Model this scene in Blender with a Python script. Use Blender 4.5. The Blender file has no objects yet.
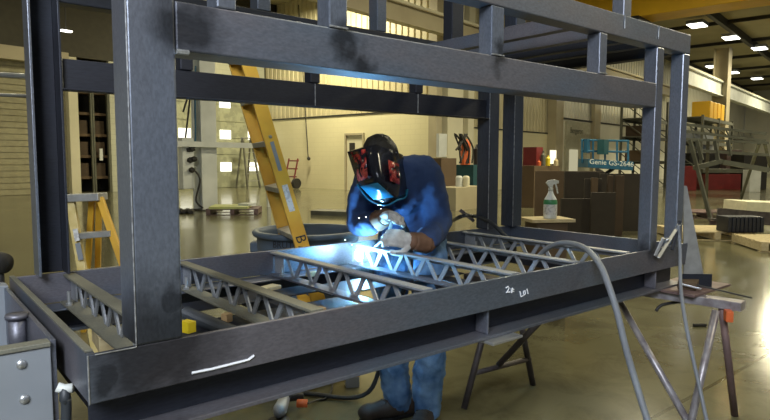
import bpy, bmesh, math, random
from mathutils import Vector, Matrix
random.seed(7)
SC = bpy.context.scene
COL = SC.collection
V = Vector
# ------------------------------------------------------------------ camera
CAM = V((-0.29687, -1.33966, 1.23515))
YAW, PITCH, ROLL, FPX = 0.6879, 0.0828, 0.0026, 599.13
_cy, _sy, _cp, _sp = math.cos(YAW), math.sin(YAW), math.cos(PITCH), math.sin(PITCH)
FW = V((_sy*_cp, _cy*_cp, -_sp)); RT = V((_cy, -_sy, 0)); UP = RT.cross(FW)
_cr, _sr = math.cos(ROLL), math.sin(ROLL)
RT, UP = _cr*RT + _sr*UP, -_sr*RT + _cr*UP
cd = bpy.data.cameras.new('camera'); cam = bpy.data.objects.new('camera', cd); COL.objects.link(cam)
cd.sensor_width = 36; cd.lens = FPX*36/770; cd.clip_start = .05; cd.clip_end = 300
cam.matrix_world = Matrix.Translation(CAM) @ Matrix((RT, UP, -FW)).transposed().to_4x4()
SC.camera = cam
def at(u, v, d):            # world point seen at a pixel of the photograph, d metres deep
    return CAM + (FW + RT*((u-385)/FPX) - UP*((v-210)/FPX))*d
def onfloor(u, v, z=0):
    q = FW + RT*((u-385)/FPX) - UP*((v-210)/FPX); return CAM + q*((z-CAM.z)/q.z)
KS, DECK = .7, .826         # the skid's own drawing units -> metres
def U(x, y, z): return V((x*KS, y*KS, DECK + z*KS))
_d = math.radians(9.5)
BU = V((-math.sin(_d), math.cos(_d), 0)); BV = V((math.cos(_d), math.sin(_d), 0))
def B(p, q, z=0): return BV*p + BU*q + V((0, 0, z))
ROTB = Matrix.Rotation(_d, 3, 'Z')
# ------------------------------------------------------------------ materials
def mat(name, c, rough=.6, metal=0., c2=None, scale=6., detail=6., contrast=(.35, .65), bump=0., bscale=40., stretch=(1,1,1), spec=.5, emit=None, coord='Object', rr=None):
    m = bpy.data.materials.new(name); m.use_nodes = True; nt = m.node_tree; b = nt.nodes['Principled BSDF']
    b.inputs['Base Color'].default_value = (*c, 1); b.inputs['Roughness'].default_value = rough
    b.inputs['Metallic'].default_value = metal; b.inputs['Specular IOR Level'].default_value = spec
    tc = nt.nodes.new('ShaderNodeTexCoord'); mp = nt.nodes.new('ShaderNodeMapping'); mp.inputs['Scale'].default_value = stretch
    nt.links.new(tc.outputs[coord], mp.inputs['Vector'])
    if c2 is None: c2 = tuple(x*.82 for x in c)
    n = nt.nodes.new('ShaderNodeTexNoise'); n.inputs['Scale'].default_value = scale; n.inputs['Detail'].default_value = detail
    nt.links.new(mp.outputs['Vector'], n.inputs['Vector'])
    r = nt.nodes.new('ShaderNodeValToRGB'); r.color_ramp.elements[0].position = contrast[0]; r.color_ramp.elements[1].position = contrast[1]
    r.color_ramp.elements[0].color = (*c, 1); r.color_ramp.elements[1].color = (*c2, 1)
    nt.links.new(n.outputs['Fac'], r.inputs['Fac']); nt.links.new(r.outputs['Color'], b.inputs['Base Color'])
    if rr:
        mr = nt.nodes.new('ShaderNodeMapRange'); mr.inputs['To Min'].default_value = rr[0]; mr.inputs['To Max'].default_value = rr[1]
        mr.inputs['From Min'].default_value = .3; mr.inputs['From Max'].default_value = .7
        nt.links.new(n.outputs['Fac'], mr.inputs['Value']); nt.links.new(mr.outputs['Result'], b.inputs['Roughness'])
    if bump:
        n2 = nt.nodes.new('ShaderNodeTexNoise'); n2.inputs['Scale'].default_value = bscale; n2.inputs['Detail'].default_value = 4
        nt.links.new(mp.outputs['Vector'], n2.inputs['Vector'])
        bp = nt.nodes.new('ShaderNodeBump'); bp.inputs['Strength'].default_value = bump; bp.inputs['Distance'].default_value = .01
        nt.links.new(n2.outputs['Fac'], bp.inputs['Height']); nt.links.new(bp.outputs['Normal'], b.inputs['Normal'])
    if emit:
        b.inputs['Emission Color'].default_value = (*emit[0], 1); b.inputs['Emission Strength'].default_value = emit[1]
    return m
def steel_mat(name, c, c2, c3, rough=(.38, .62), metal=.55, stretch=(1,1,1)):
    m = mat(name, c, .5, metal, c2, 3.2, 6., (.40, .60), .05, 160., stretch, rr=rough)
    nt = m.node_tree; b = nt.nodes['Principled BSDF']
    ramp = [n for n in nt.nodes if n.type == 'VALTORGB'][0]; mp = [n for n in nt.nodes if n.type == 'MAPPING'][0]
    n = nt.nodes.new('ShaderNodeTexNoise'); n.inputs['Scale'].default_value = 1.7; n.inputs['Detail'].default_value = 5; n.inputs['Distortion'].default_value = .6
    nt.links.new(mp.outputs['Vector'], n.inputs['Vector'])
    mr = nt.nodes.new('ShaderNodeMapRange'); mr.inputs['From Min'].default_value = .5; mr.inputs['From Max'].default_value = .72
    nt.links.new(n.outputs['Fac'], mr.inputs['Value'])
    mx = nt.nodes.new('ShaderNodeMix'); mx.data_type = 'RGBA'; mx.inputs[7].default_value = (*c3, 1)
    nt.links.new(mr.outputs['Result'], mx.inputs[0]); nt.links.new(ramp.outputs['Color'], mx.inputs[6])
    # fine speckle of mill scale
    n3 = nt.nodes.new('ShaderNodeTexNoise'); n3.inputs['Scale'].default_value = 190; n3.inputs['Detail'].default_value = 2
    nt.links.new(mp.outputs['Vector'], n3.inputs['Vector'])
    m3 = nt.nodes.new('ShaderNodeMapRange'); m3.inputs['From Min'].default_value = .3; m3.inputs['From Max'].default_value = .7
    m3.inputs['To Min'].default_value = .86; m3.inputs['To Max'].default_value = 1.12
    nt.links.new(n3.outputs['Fac'], m3.inputs['Value'])
    m4 = nt.nodes.new('ShaderNodeVectorMath'); m4.operation = 'SCALE'
    nt.links.new(mx.outputs[2], m4.inputs[0]); nt.links.new(m3.outputs['Result'], m4.inputs['Scale'])
    nt.links.new(m4.outputs['Vector'], b.inputs['Base Color'])
    return m
M = {}
STAINS = [((.150, 0, .815), .17), ((.235, 0, 1.53), .085), ((.66, 0, 1.555), .055), ((.72, 0, 1.52), .05), ((1.30, 0, 1.575), .045), ((.19, 0, .93), .05), ((.04, 0, .76), .05), ((2.42, .02, .83), .06)]
def stain(m, sk_base):
    nt = m.node_tree; b = nt.nodes['Principled BSDF']; src = b.inputs['Base Color'].links[0].from_socket
    tc = nt.nodes.new('ShaderNodeTexCoord'); ns = nt.nodes.new('ShaderNodeTexNoise'); ns.inputs['Scale'].default_value = 14; ns.inputs['Detail'].default_value = 4
    nt.links.new(tc.outputs['Object'], ns.inputs['Vector']); mix = nt.nodes.new('ShaderNodeVectorMath'); mix.operation = 'MULTIPLY_ADD'
    mix.inputs[1].default_value = (.10, .10, .16); nt.links.new(ns.outputs['Color'], mix.inputs[0]); nt.links.new(tc.outputs['Object'], mix.inputs[2])
    last = None
    for c, r in STAINS:
        d = nt.nodes.new('ShaderNodeVectorMath'); d.operation = 'DISTANCE'; d.inputs[1].default_value = V(c) - V(sk_base) + V((.05, .05, .08)); nt.links.new(mix.outputs[0], d.inputs[0])
        mr = nt.nodes.new('ShaderNodeMapRange'); mr.inputs['From Min'].default_value = r*.45; mr.inputs['From Max'].default_value = r*1.25; mr.inputs['To Min'].default_value = .26; mr.inputs['To Max'].default_value = 1
        nt.links.new(d.outputs['Value'], mr.inputs['Value'])
        if last is None: last = mr.outputs['Result']
        else:
            mn = nt.nodes.new('ShaderNodeMath'); mn.operation = 'MINIMUM'; nt.links.new(last, mn.inputs[0]); nt.links.new(mr.outputs['Result'], mn.inputs[1]); last = mn.outputs[0]
    sc = nt.nodes.new('ShaderNodeVectorMath'); sc.operation = 'SCALE'; nt.links.new(src, sc.inputs[0]); nt.links.new(last, sc.inputs['Scale']); nt.links.new(sc.outputs['Vector'], b.inputs['Base Color'])
SKB = U(1.9, .8, -1.18)
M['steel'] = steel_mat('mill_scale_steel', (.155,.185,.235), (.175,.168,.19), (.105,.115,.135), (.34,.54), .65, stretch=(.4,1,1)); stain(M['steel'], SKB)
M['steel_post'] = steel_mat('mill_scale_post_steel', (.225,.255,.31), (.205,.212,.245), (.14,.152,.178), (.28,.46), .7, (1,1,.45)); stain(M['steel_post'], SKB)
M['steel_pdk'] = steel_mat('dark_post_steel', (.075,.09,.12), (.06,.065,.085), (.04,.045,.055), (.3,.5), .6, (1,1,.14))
M['steel_dark'] = steel_mat('dark_and_shaded_steel', (.036,.041,.055), (.030,.032,.042), (.022,.024,.028), stretch=(.18,1,1))  # dark steel; shaded frame parts carry their shade in this colour
M['steel_lt'] = steel_mat('light_steel', (.36,.385,.42), (.27,.285,.31), (.24,.235,.22))
M['steel_olive'] = steel_mat('dusty_steel', (.20,.195,.15), (.15,.145,.11), (.1,.1,.08), (.5,.7), .3)
M['zinc'] = mat('bright_zinc', (.55,.56,.56), .35, .8)
M['weld'] = mat('weld_bead_glint', (.62,.64,.64), .35, .7, (.3,.3,.3), 60)
M['pipe'] = mat('worn_pipe', (.30,.26,.25), .45, .4, (.16,.13,.13), 14, bump=.1)
M['pipe_dk'] = mat('dark_worn_pipe', (.10,.085,.08), .55, .3, (.06,.05,.05), 14)
M['pipe_lt'] = mat('galvanised_pipe', (.42,.40,.42), .4, .5, (.24,.21,.22), 20)
M['rust'] = mat('rusty_brown_pipe', (.20,.13,.12), .6, .3, (.12,.08,.075), 10)
M['yellow'] = mat('yellow_fibreglass', (.70,.40,.035), .42, 0, (.60,.33,.03), 8)
M['yellow_pale'] = mat('pale_yellow_rail', (.62,.50,.22), .5, 0, (.5,.38,.12), 20)
M['alu'] = mat('aluminium', (.42,.42,.40), .45, .6, (.32,.32,.3), 20)
M['label'] = mat('white_label', (.62,.62,.60), .6, 0, (.42,.42,.42), 60, contrast=(.5,.56))
M['blk'] = mat('black_rubber', (.012,.012,.013), .55)
M['ink'] = mat('black_ink', (.02,.02,.022), .5)
M['chalk'] = mat('white_chalk', (.75,.77,.8), .9)
M['bucket'] = mat('grey_blue_plastic', (.085,.12,.165), .5, 0, (.07,.10,.14), 4)
M['denim'] = mat('blue_denim', (.035,.10,.22), .9, 0, (.15,.27,.44), 11, bump=.35, bscale=30)
M['jacket'] = mat('royal_blue_cotton', (.022,.045,.115), .9, 0, (.032,.062,.15), 6, bump=.3, bscale=25)
M['leather'] = mat('tan_leather', (.20,.10,.055), .7, 0, (.12,.06,.03), 18, bump=.2)
M['glove'] = mat('pale_leather', (.62,.60,.55), .75, 0, (.42,.40,.37), 25, bump=.3)
M['boot'] = mat('brown_boot_leather', (.055,.038,.025), .65, 0, (.03,.02,.015), 12)
M['skin'] = mat('skin', (.45,.26,.18), .55)
M['hair'] = mat('black_hair', (.008,.007,.006), .6, bump=.8, bscale=80, stretch=(1,1,.2))
M['hose'] = mat('grey_hose', (.20,.22,.24), .5, 0, (.16,.17,.19), 10)
M['hose_dk'] = mat('dark_hose', (.03,.035,.04), .5)
M['wood'] = mat('pine_wood', (.45,.30,.14), .75, 0, (.33,.20,.09), 5, stretch=(1,8,8), bump=.1)
M['wood_pale'] = mat('pale_wood', (.62,.52,.30), .75, 0, (.5,.4,.22), 5, stretch=(1,8,8))
M['card'] = mat('brown_board', (.065,.042,.022), .8, 0, (.05,.032,.017), 2, detail=3)
M['card2'] = mat('tan_board', (.115,.075,.038), .8, 0, (.09,.058,.03), 2, detail=3)
M['card3'] = mat('dark_brown_board', (.035,.027,.017), .8)
M['cream'] = mat('cream_paint', (.66,.62,.44), .55, 0, (.60,.56,.39), 1.2)
M['white'] = mat('white_paint', (.62,.64,.60), .5, 0, (.5,.52,.48), 2)
M['corr'] = mat('cream_sheet_metal', (.56,.50,.30), .45, 0, (.50,.44,.26), .6)
M['corr_w'] = mat('pale_sheet_metal', (.70,.68,.55), .45, 0, (.62,.60,.48), .6)
M['tan'] = mat('tan_duct_paint', (.42,.37,.24), .5, 0, (.36,.31,.2), 1)
M['crane'] = mat('crane_yellow', (.95,.55,.02), .45, 0, (.85,.48,.02), 1)
M['green_st'] = mat('greenish_grey_steel', (.13,.135,.10), .6, .2, (.09,.09,.065), 3)
M['red'] = mat('red_paint', (.17,.014,.013), .5, 0, (.12,.01,.01), 3)
M['blue'] = mat('machine_blue', (.010,.085,.16), .5)
M['teal'] = mat('teal_paint', (.012,.07,.08), .5)
M['orange'] = mat('orange_plastic', (.65,.13,.03), .5)
M['yel_pl'] = mat('yellow_plastic', (.80,.60,.02), .45)
M['green_pl'] = mat('green_plastic', (.05,.25,.10), .5)
M['dark'] = mat('dark_iron', (.03,.028,.025), .6, .2)
M['grey'] = mat('grey_enamel', (.26,.28,.30), .45, .1, (.20,.22,.24), 3)
M['ceil'] = mat('ceiling_deck', (.36,.32,.19), .8, 0, (.30,.27,.16), .5)
M['helmet'] = mat('black_helmet', (.010,.011,.018), .16, 0, (.02,.022,.03), 6, spec=.6)
M['blue_refl'] = mat('blue_arc_reflection', (.02,.16,.30), .22, 0, (.03,.25,.42), 6)  # blue reflection of the arc on the helmet, put into the colour
M['clear'] = mat('cloudy_bottle', (.72,.76,.76), .35)
# helmet flame graphics
def helmet_mat():
    m = mat('helmet_graphic', (.010,.011,.018), .22, 0, (.010,.011,.018), 6, spec=.5); nt = m.node_tree; b = nt.nodes['Principled BSDF']
    tc = nt.nodes.new('ShaderNodeTexCoord'); n = nt.nodes.new('ShaderNodeTexNoise'); n.inputs['Scale'].default_value = 16; n.inputs['Detail'].default_value = 3; n.inputs['Distortion'].default_value = 1.4
    nt.links.new(tc.outputs['Object'], n.inputs['Vector'])
    r = nt.nodes.new('ShaderNodeValToRGB'); cr = r.color_ramp
    cr.elements[0].position = .44; cr.elements[0].color = (.010,.011,.018,1); cr.elements[1].position = .52; cr.elements[1].color = (.45,.03,.03,1)
    e = cr.elements.new(.60); e.color = (.75,.13,.09,1); e = cr.elements.new(.70); e.color = (.02,.01,.01,1)
    nt.links.new(n.outputs['Fac'], r.inputs['Fac']); nt.links.new(r.outputs['Color'], b.inputs['Base Color']); return m
M['flame'] = helmet_mat()
def emis(name, c, s):
    m = bpy.data.materials.new(name); m.use_nodes = True; nt = m.node_tree; nt.nodes.clear()
    e = nt.nodes.new('ShaderNodeEmission'); e.inputs[0].default_value = (*c, 1); e.inputs[1].default_value = s
    o = nt.nodes.new('ShaderNodeOutputMaterial'); nt.links.new(e.outputs[0], o.inputs[0]); return m
M['lamp'] = emis('lamp_diffuser', (1, .98, .86), 5.0)
M['daypane'] = emis('daylit_translucent_pane', (1, .97, .80), 2.2)
M['arc'] = emis('arc_light', (.62, .85, 1), 60)
M['spark'] = emis('hot_spark', (1, .95, .85), 5)
M['lit'] = emis('lit_window', (1, .92, .62), 1.5)
M['pane'] = emis('dim_lit_pane', (1, .93, .6), .42)
def brick_mat(name, c, mortar, w=.4, h=.2, bumps=.25):
    m = mat(name, c, .5, 0, tuple(x*.93 for x in c), .7); nt = m.node_tree; b = nt.nodes['Principled BSDF']
    ramp = [n for n in nt.nodes if n.type == 'VALTORGB'][0]
    tc = nt.nodes.new('ShaderNodeTexCoord'); s = nt.nodes.new('ShaderNodeSeparateXYZ'); a = nt.nodes.new('ShaderNodeMath'); a.operation = 'ADD'
    cb = nt.nodes.new('ShaderNodeCombineXYZ'); nt.links.new(tc.outputs['Object'], s.inputs[0])
    nt.links.new(s.outputs[0], a.inputs[0]); nt.links.new(s.outputs[1], a.inputs[1]); nt.links.new(a.outputs[0], cb.inputs[0]); nt.links.new(s.outputs[2], cb.inputs[1])
    br = nt.nodes.new('ShaderNodeTexBrick'); br.inputs['Scale'].default_value = 1; br.inputs['Brick Width'].default_value = w; br.inputs['Row Height'].default_value = h
    br.inputs['Mortar Size'].default_value = .008; br.inputs['Color2'].default_value = (*c, 1); br.inputs['Mortar'].default_value = (*mortar, 1)
    nt.links.new(cb.outputs[0], br.inputs['Vector']); nt.links.new(ramp.outputs['Color'], br.inputs['Color1']); nt.links.new(ramp.outputs['Color'], br.inputs['Color2'])
    nt.links.new(br.outputs['Color'], b.inputs['Base Color']); return m
M['block'] = brick_mat('painted_block', (.70,.64,.40), (.63,.57,.35))
M['block_g'] = brick_mat('greenish_block', (.50,.50,.38), (.40,.40,.30))
def floor_mat():
    m = mat('polished_concrete', (.122,.116,.066), .3, 0, (.150,.143,.084), .35, 8, (.35,.65), spec=.45, rr=(.11,.20))
    nt = m.node_tree; b = nt.nodes['Principled BSDF']; ramp = [n for n in nt.nodes if n.type == 'VALTORGB'][0]
    tc = nt.nodes.new('ShaderNodeTexCoord')
    n = nt.nodes.new('ShaderNodeTexNoise'); n.inputs['Scale'].default_value = 3.2; n.inputs['Detail'].default_value = 10; n.inputs['Roughness'].default_value = .7; n.inputs['Distortion'].default_value = .5
    nt.links.new(tc.outputs['Object'], n.inputs['Vector'])
    mr = nt.nodes.new('ShaderNodeMapRange'); mr.inputs['From Min'].default_value = .46; mr.inputs['From Max'].default_value = .72
    nt.links.new(n.outputs['Fac'], mr.inputs['Value'])
    mx = nt.nodes.new('ShaderNodeMix'); mx.data_type = 'RGBA'; mx.inputs[7].default_value = (.076,.068,.037,1)
    nt.links.new(mr.outputs['Result'], mx.inputs[0]); nt.links.new(ramp.outputs['Color'], mx.inputs[6]); 
    # saw-cut joints
    br = nt.nodes.new('ShaderNodeTexBrick'); br.offset = 0; br.inputs['Scale'].default_value = 1; br.inputs['Brick Width'].default_value = 4.5; br.inputs['Row Height'].default_value = 4.5; br.inputs['Mortar Size'].default_value = .012
    br.inputs['Color1'].default_value = (1,1,1,1); br.inputs['Color2'].default_value = (1,1,1,1); br.inputs['Mortar'].default_value = (.55,.55,.55,1)
    nt.links.new(tc.outputs['Object'], br.inputs['Vector'])
    mm = nt.nodes.new('ShaderNodeMix'); mm.data_type = 'RGBA'; mm.blend_type = 'MULTIPLY'; mm.inputs[0].default_value = 1
    nt.links.new(mx.outputs[2], mm.inputs[6]); nt.links.new(br.outputs['Color'], mm.inputs[7]); nt.links.new(mm.outputs[2], b.inputs['Base Color'])
    return m
M['floor'] = floor_mat()
# ------------------------------------------------------------------ objects
def root_base(o):
    while o.parent: o = o.parent
    return V(o.location)
def tag(o, label=None, cat=None, group=None, kind=None):
    if label: o['label'] = label
    if cat: o['category'] = cat
    if group: o['group'] = group
    if kind: o['kind'] = kind
    return o
def thing(name, base, label, cat, group=None):
    o = bpy.data.objects.new(name, None); COL.objects.link(o); o.empty_display_size = .1; o.location = V(base)
    return tag(o, label, cat, group)
class MB:
    def __init__(s): s.bm = bmesh.new()
    def box(s, c, size, rot=None):
        c = V(c); hx, hy, hz = size[0]/2, size[1]/2, size[2]/2; vs = []
        for x in (-hx, hx):
            for y in (-hy, hy):
                for z in (-hz, hz):
                    p = V((x, y, z)); p = (rot @ p) if rot else p; vs.append(s.bm.verts.new(p + c))
        for f in ((0,1,3,2),(4,6,7,5),(0,4,5,1),(2,3,7,6),(0,2,6,4),(1,5,7,3)): s.bm.faces.new([vs[i] for i in f])
        return s
    def lim(s, a, b):       # box between two opposite corners, world axes
        a, b = V(a), V(b); return s.box((a+b)/2, [abs(x) for x in (b-a)])
    def blim(s, a, b):      # same along the building's axes: (p, q, z) corners
        c = B(*[(a[i]+b[i])/2 for i in range(3)]); return s.box(c, [abs(b[i]-a[i]) for i in range(3)], ROTB)
    def bar(s, p0, p1, w, h, side=None):   # w along side, h across
        p0, p1 = V(p0), V(p1); d = p1-p0; L = d.length; d.normalize()
        sd = V(side) if side else (V((0,0,1)).cross(d) if abs(d.z) < .95 else V((1,0,0)))
        sd = (sd - d*sd.dot(d)).normalized(); n = d.cross(sd)
        R = Matrix((sd, n, d)).transposed(); return s.box((p0+p1)/2, (w, h, L), R)
    def ring(s, c, a, b, r, n): return [s.bm.verts.new(c + a*(r*math.cos(2*math.pi*i/n)) + b*(r*math.sin(2*math.pi*i/n))) for i in range(n)]
    def tube(s, pts, r, n=10, cap=True):
        pts = [V(p) for p in pts]; rs = r if isinstance(r, (list, tuple)) else [r]*len(pts); prev = None; a = None; first = None
        for i, p in enumerate(pts):
            t = (pts[min(i+1, len(pts)-1)] - pts[max(i-1, 0)]).normalized()
            if a is None: a = t.orthogonal().normalized()
            else: a = (a - t*a.dot(t)).normalized()
            b = t.cross(a); rg = s.ring(p, a, b, rs[i], n)
            if prev:
                for k in range(n): s.bm.faces.new((prev[k], prev[(k+1) % n], rg[(k+1) % n], rg[k]))
            else: first = rg
            prev = rg
        if cap: s.bm.faces.new(first[::-1]); s.bm.faces.new(prev)
        return s
    def lathe(s, prof, c, n=32, axis=None, sx=1, sy=1):
        c = V(c); z = V(axis).normalized() if axis else V((0,0,1)); a = z.orthogonal().normalized() if axis else V((1,0,0)); b = z.cross(a); prev = None
        for r, h in prof:
            rg = [s.bm.verts.new(c + z*h + a*(r*sx*math.cos(2*math.pi*i/n)) + b*(r*sy*math.sin(2*math.pi*i/n))) for i in range(n)]
            if prev:
                for k in range(n): s.bm.faces.new((prev[k], prev[(k+1) % n], rg[(k+1) % n], rg[k]))
            prev = rg
        return s
    def prism(s, poly, ext):
        ext = V(ext); a = [s.bm.verts.new(V(p)) for p in poly]; b = [s.bm.verts.new(V(p)+ext) for p in poly]; n = len(poly)
        s.bm.faces.new(a[::-1]); s.bm.faces.new(b)
        for i in range(n): s.bm.faces.new((a[i], a[(i+1) % n], b[(i+1) % n], b[i]))
        return s
    def ball(s, c, r, sub=2, sc=(1,1,1), rot=None):
        m = Matrix.Diagonal((*[r*x for x in sc], 1)); m = (rot.to_4x4() if rot else Matrix.Identity(4)) @ m
        bmesh.ops.create_icosphere(s.bm, subdivisions=sub, radius=1, matrix=Matrix.Translation(V(c)) @ m); return s
    def build(s, name, m, parent=None, smooth=False, bevel=0, label=None, kind=None):
        bmesh.ops.recalc_face_normals(s.bm, faces=s.bm.faces)
        off = root_base(parent) if parent else V((0,0,0))
        if off.length: bmesh.ops.translate(s.bm, vec=-off, verts=s.bm.verts)
        me = bpy.data.meshes.new(name); s.bm.to_mesh(me); s.bm.free(); me.materials.append(m)
        if smooth:
            for p in me.polygons: p.use_smooth = True
        o = bpy.data.objects.new(name, me); COL.objects.link(o)
        if parent: o.parent = parent
        if bevel:
            bv = o.modifiers.new('bevel', 'BEVEL'); bv.width = bevel; bv.segments = 2; bv.limit_method = 'ANGLE'
        tag(o, label, None, None, kind); return o
def solo(mb, name, m, label, cat, group=None, smooth=False, bevel=0):
    o = mb.build(name, m, None, smooth, bevel)
    # put the origin at the thing's base
    me = o.data; xs = [v.co for v in me.vertices]; c = V((sum(v.x for v in xs)/len(xs), sum(v.y for v in xs)/len(xs), min(v.z for v in xs)))
    me.transform(Matrix.Translation(-c)); o.location = c
    return tag(o, label, cat, group)
def struct(mb, name, m, label=None): o = mb.build(name, m); return tag(o, label, None, None, 'structure')
def curve_pts(pts, n=8):    # Catmull-Rom through the points
    pts = [V(p) for p in pts]; P = [pts[0]] + pts + [pts[-1]]; out = []
    for i in range(1, len(P)-2):
        for k in range(n):
            t = k/n; a, b, c, d = P[i-1], P[i], P[i+1], P[i+2]
            out.append(.5*((2*b) + (c-a)*t + (2*a-5*b+4*c-d)*t*t + (3*b-a-3*c+d)*t**3))
    out.append(pts[-1]); return out
def text_mesh(body, size, depth=.0008):
    c = bpy.data.curves.new('text', 'FONT'); c.body = body; c.size = size; c.extrude = depth; c.align_x = 'CENTER'; c.align_y = 'CENTER'; c.resolution_u = 3
    o = bpy.data.objects.new('text', c); COL.objects.link(o); dg = bpy.context.evaluated_depsgraph_get(); me = bpy.data.meshes.new_from_object(o.evaluated_get(dg))
    bpy.data.objects.remove(o); return me
def text_part(name, body, size, origin, xd, yd, m, parent, fn=None, bold=0):
    me = text_mesh(body, size); off = root_base(parent); n = None
    if not fn: origin = V(origin); xd = V(xd).normalized(); yd = V(yd).normalized(); n = xd.cross(yd)
    for v in me.vertices:
        p = fn(v.co) if fn else origin + xd*v.co.x + yd*v.co.y + n*v.co.z
        v.co = p - off
    me.materials.clear(); me.materials.append(m); o = bpy.data.objects.new(name, me); COL.objects.link(o); o.parent = parent; return o
# ------------------------------------------------------------------ building shell
mb = MB(); mb.blim((-14, -12, -.1), (72, 24, 0)); fl = struct(mb, 'floor', M['floor'])
CZ = 8.3
mb = MB(); mb.blim((-14, -12, CZ), (72, 24, CZ+.2)); struct(mb, 'ceiling', M['ceil'])
for i, q in enumerate(range(-9, 24, 5)):      # roof girders run away to the right
    mb = MB(); mb.blim((-14, q-.1, CZ-.45), (70, q+.1, CZ-.33)); mb.blim((-14, q-.03, CZ-.33), (70, q+.03, CZ)); struct(mb, 'trim_%d' % (i+1), M['dark'])
for i, p in enumerate(range(-8, 70, 6)):
    mb = MB(); mb.blim((p-.04, -12, CZ-.18), (p+.04, 24, CZ-.001)); struct(mb, 'trim_%d' % (i+11), M['dark'])
def corrugated(mb, a, b, z0, z1, pitch=.30, depth=.045):
    a, b = V(a), V(b); d = b-a; L = d.length; d.normalize(); n = V((0,0,1)).cross(d); pts = []; x = 0
    while x < L:
        for dx, dn in ((0,0),(pitch*.62,0),(pitch*.72,depth),(pitch*.9,depth)):
            if x+dx <= L: pts.append(a + d*(x+dx) + n*dn)
        x += pitch
    pts.append(b); lo = [mb.bm.verts.new(p + V((0,0,z0))) for p in pts]; hi = [mb.bm.verts.new(p + V((0,0,z1))) for p in pts]
    for i in range(len(pts)-1): mb.bm.faces.new((lo[i], lo[i+1], hi[i+1], hi[i]))
BH = 3.1
# long cream wall: block below, ribbed sheet above
mb = MB(); mb.blim((17.3, 11.9, 0), (17.5, 15.4, BH)); mb.blim((17.3, 16.4, 0), (17.5, 21.8, BH)); mb.blim((17.3, 15.4, 2.3), (17.5, 16.4, BH))
wa = struct(mb, 'wall_back', M['block'])
mb = MB(); corrugated(mb, B(17.36, 21.8), B(17.36, 11.9), BH, CZ); mb.build('sheet_cladding', M['corr'], wa, label='ribbed cream sheet above the block')
mb = MB(); mb.blim((17.27, 11.9, BH-.03), (17.4, 21.8, BH+.03)); mb.build('cladding_sill', M['dark'], wa)
mb = MB(); mb.blim((17.24, 11.9, 0), (17.3, 15.3, .1)); struct(mb, 'baseboard_back', M['tan'])
# door 1 in that wall
mb = MB(); mb.blim((17.3, 15.44, 0), (17.36, 16.36, 2.24)); d1 = struct(mb, 'door_1', M['cream'])
mb = MB(); mb.blim((17.22, 15.36, 0), (17.3, 15.44, 2.34)); mb.blim((17.22, 16.36, 0), (17.3, 16.44, 2.34)); mb.blim((17.22, 15.44, 2.25), (17.3, 16.36, 2.34)); mb.build('door_frame', M['tan'], d1)
mb = MB(); mb.blim((17.27, 15.9, 1.45), (17.3, 16.2, 1.95)); mb.build('door_pane', M['dark'], d1)
mb = MB(); mb.blim((17.2, 15.5, .98), (17.3, 15.56, 1.05)); mb.build('door_handle', M['zinc'], d1)
# left wall running to the right: overhead door, pilaster, dark bay, pale wall with window door
mb = MB(); mb.blim((9.98, 21.8, 0), (12.0, 22.0, 4.95)); mb.blim((12.0, 21.8, 0), (12.6, 22.0, CZ)); mb.blim((12.6, 21.8, 4.4), (17.3, 22.0, CZ)); mb.blim((-14, 21.8, 0), (2.2, 22.0, 4.6))
wl = struct(mb, 'wall_left', M['block_g'])
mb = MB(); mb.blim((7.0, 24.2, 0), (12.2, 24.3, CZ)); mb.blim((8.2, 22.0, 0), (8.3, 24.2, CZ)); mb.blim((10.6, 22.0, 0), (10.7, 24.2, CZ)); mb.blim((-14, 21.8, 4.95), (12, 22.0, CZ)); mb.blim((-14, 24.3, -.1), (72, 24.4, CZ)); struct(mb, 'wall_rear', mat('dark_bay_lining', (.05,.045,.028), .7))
mb = MB(); mb.blim((8.4, 21.55, 0), (8.72, 22.0, 4.9)); struct(mb, 'trim_30', M['cream'])
def sectional(name, p0, p1, z1, m, rows, pane=None):
    mb = MB(); h = z1/rows
    for i in range(rows): mb.blim((p0, 21.82, i*h+.012), (p1, 21.9, (i+1)*h-.012)); mb.blim((p0, 21.86, i*h-.012), (p1, 21.89, i*h+.012))
    return struct(mb, name, m)
od = sectional('door_2', 2.2, 8.4, 4.6, mat('door_sheet_tan', (.36,.33,.20), .5), 22)
mb = MB(); mb.blim((2.2, 21.4, 4.55), (8.4, 21.8, 5.0)); mb.build('door_hood', M['tan'], od)
wd = sectional('door_3', 12.6, 17.3, 4.4, mat('door_panel_green', (.30,.31,.22), .35, 0, (.40,.41,.28), 3.2, contrast=(.45,.55)), 6)
for p in (13.1, 15.1, 16.6):
    for z in (.92, 2.36, 3.74):
        if p < 14 and z > 3: continue
        mb = MB(); mb.blim((p-.28, 21.79, z-.2), (p+.28, 21.82, z+.2)); mb.build('door_pane', M['daypane'], wd, label='bright daylit pane')
# short return wall and the long right-hand wall
mb = MB(); mb.blim((17.5, 11.9, 0), (26.7, 12.1, 2.55)); wr = struct(mb, 'wall_middle', M['block'])
mb = MB(); corrugated(mb, B(17.5, 11.96), B(26.7, 11.96), 2.55, CZ, .3); mb.build('sheet_cladding', M['corr'], wr)
mb = MB(); mb.blim((17.5, 11.86, 2.52), (26.7, 11.92, 2.57)); mb.build('cladding_sill', M['dark'], wr)
mb = MB(); mb.blim((26.9, 11.6, 0), (72, 11.8, 3.3)); wr2 = struct(mb, 'wall_right', M['corr_w'])
mb = MB(); corrugated(mb, B(26.9, 11.66), B(72, 11.66), 3.3, CZ, .42, .07); mb.build('sheet_cladding', M['corr_w'], wr2)
mb = MB(); mb.blim((26.9, 11.52, 3.27), (72, 11.6, 3.34)); mb.build('cladding_sill', M['dark'], wr2)
mb = MB(); mb.blim((26.4, 11.45, 0), (27.2, 11.9, CZ)); struct(mb, 'trim_31', M['tan'])
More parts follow.
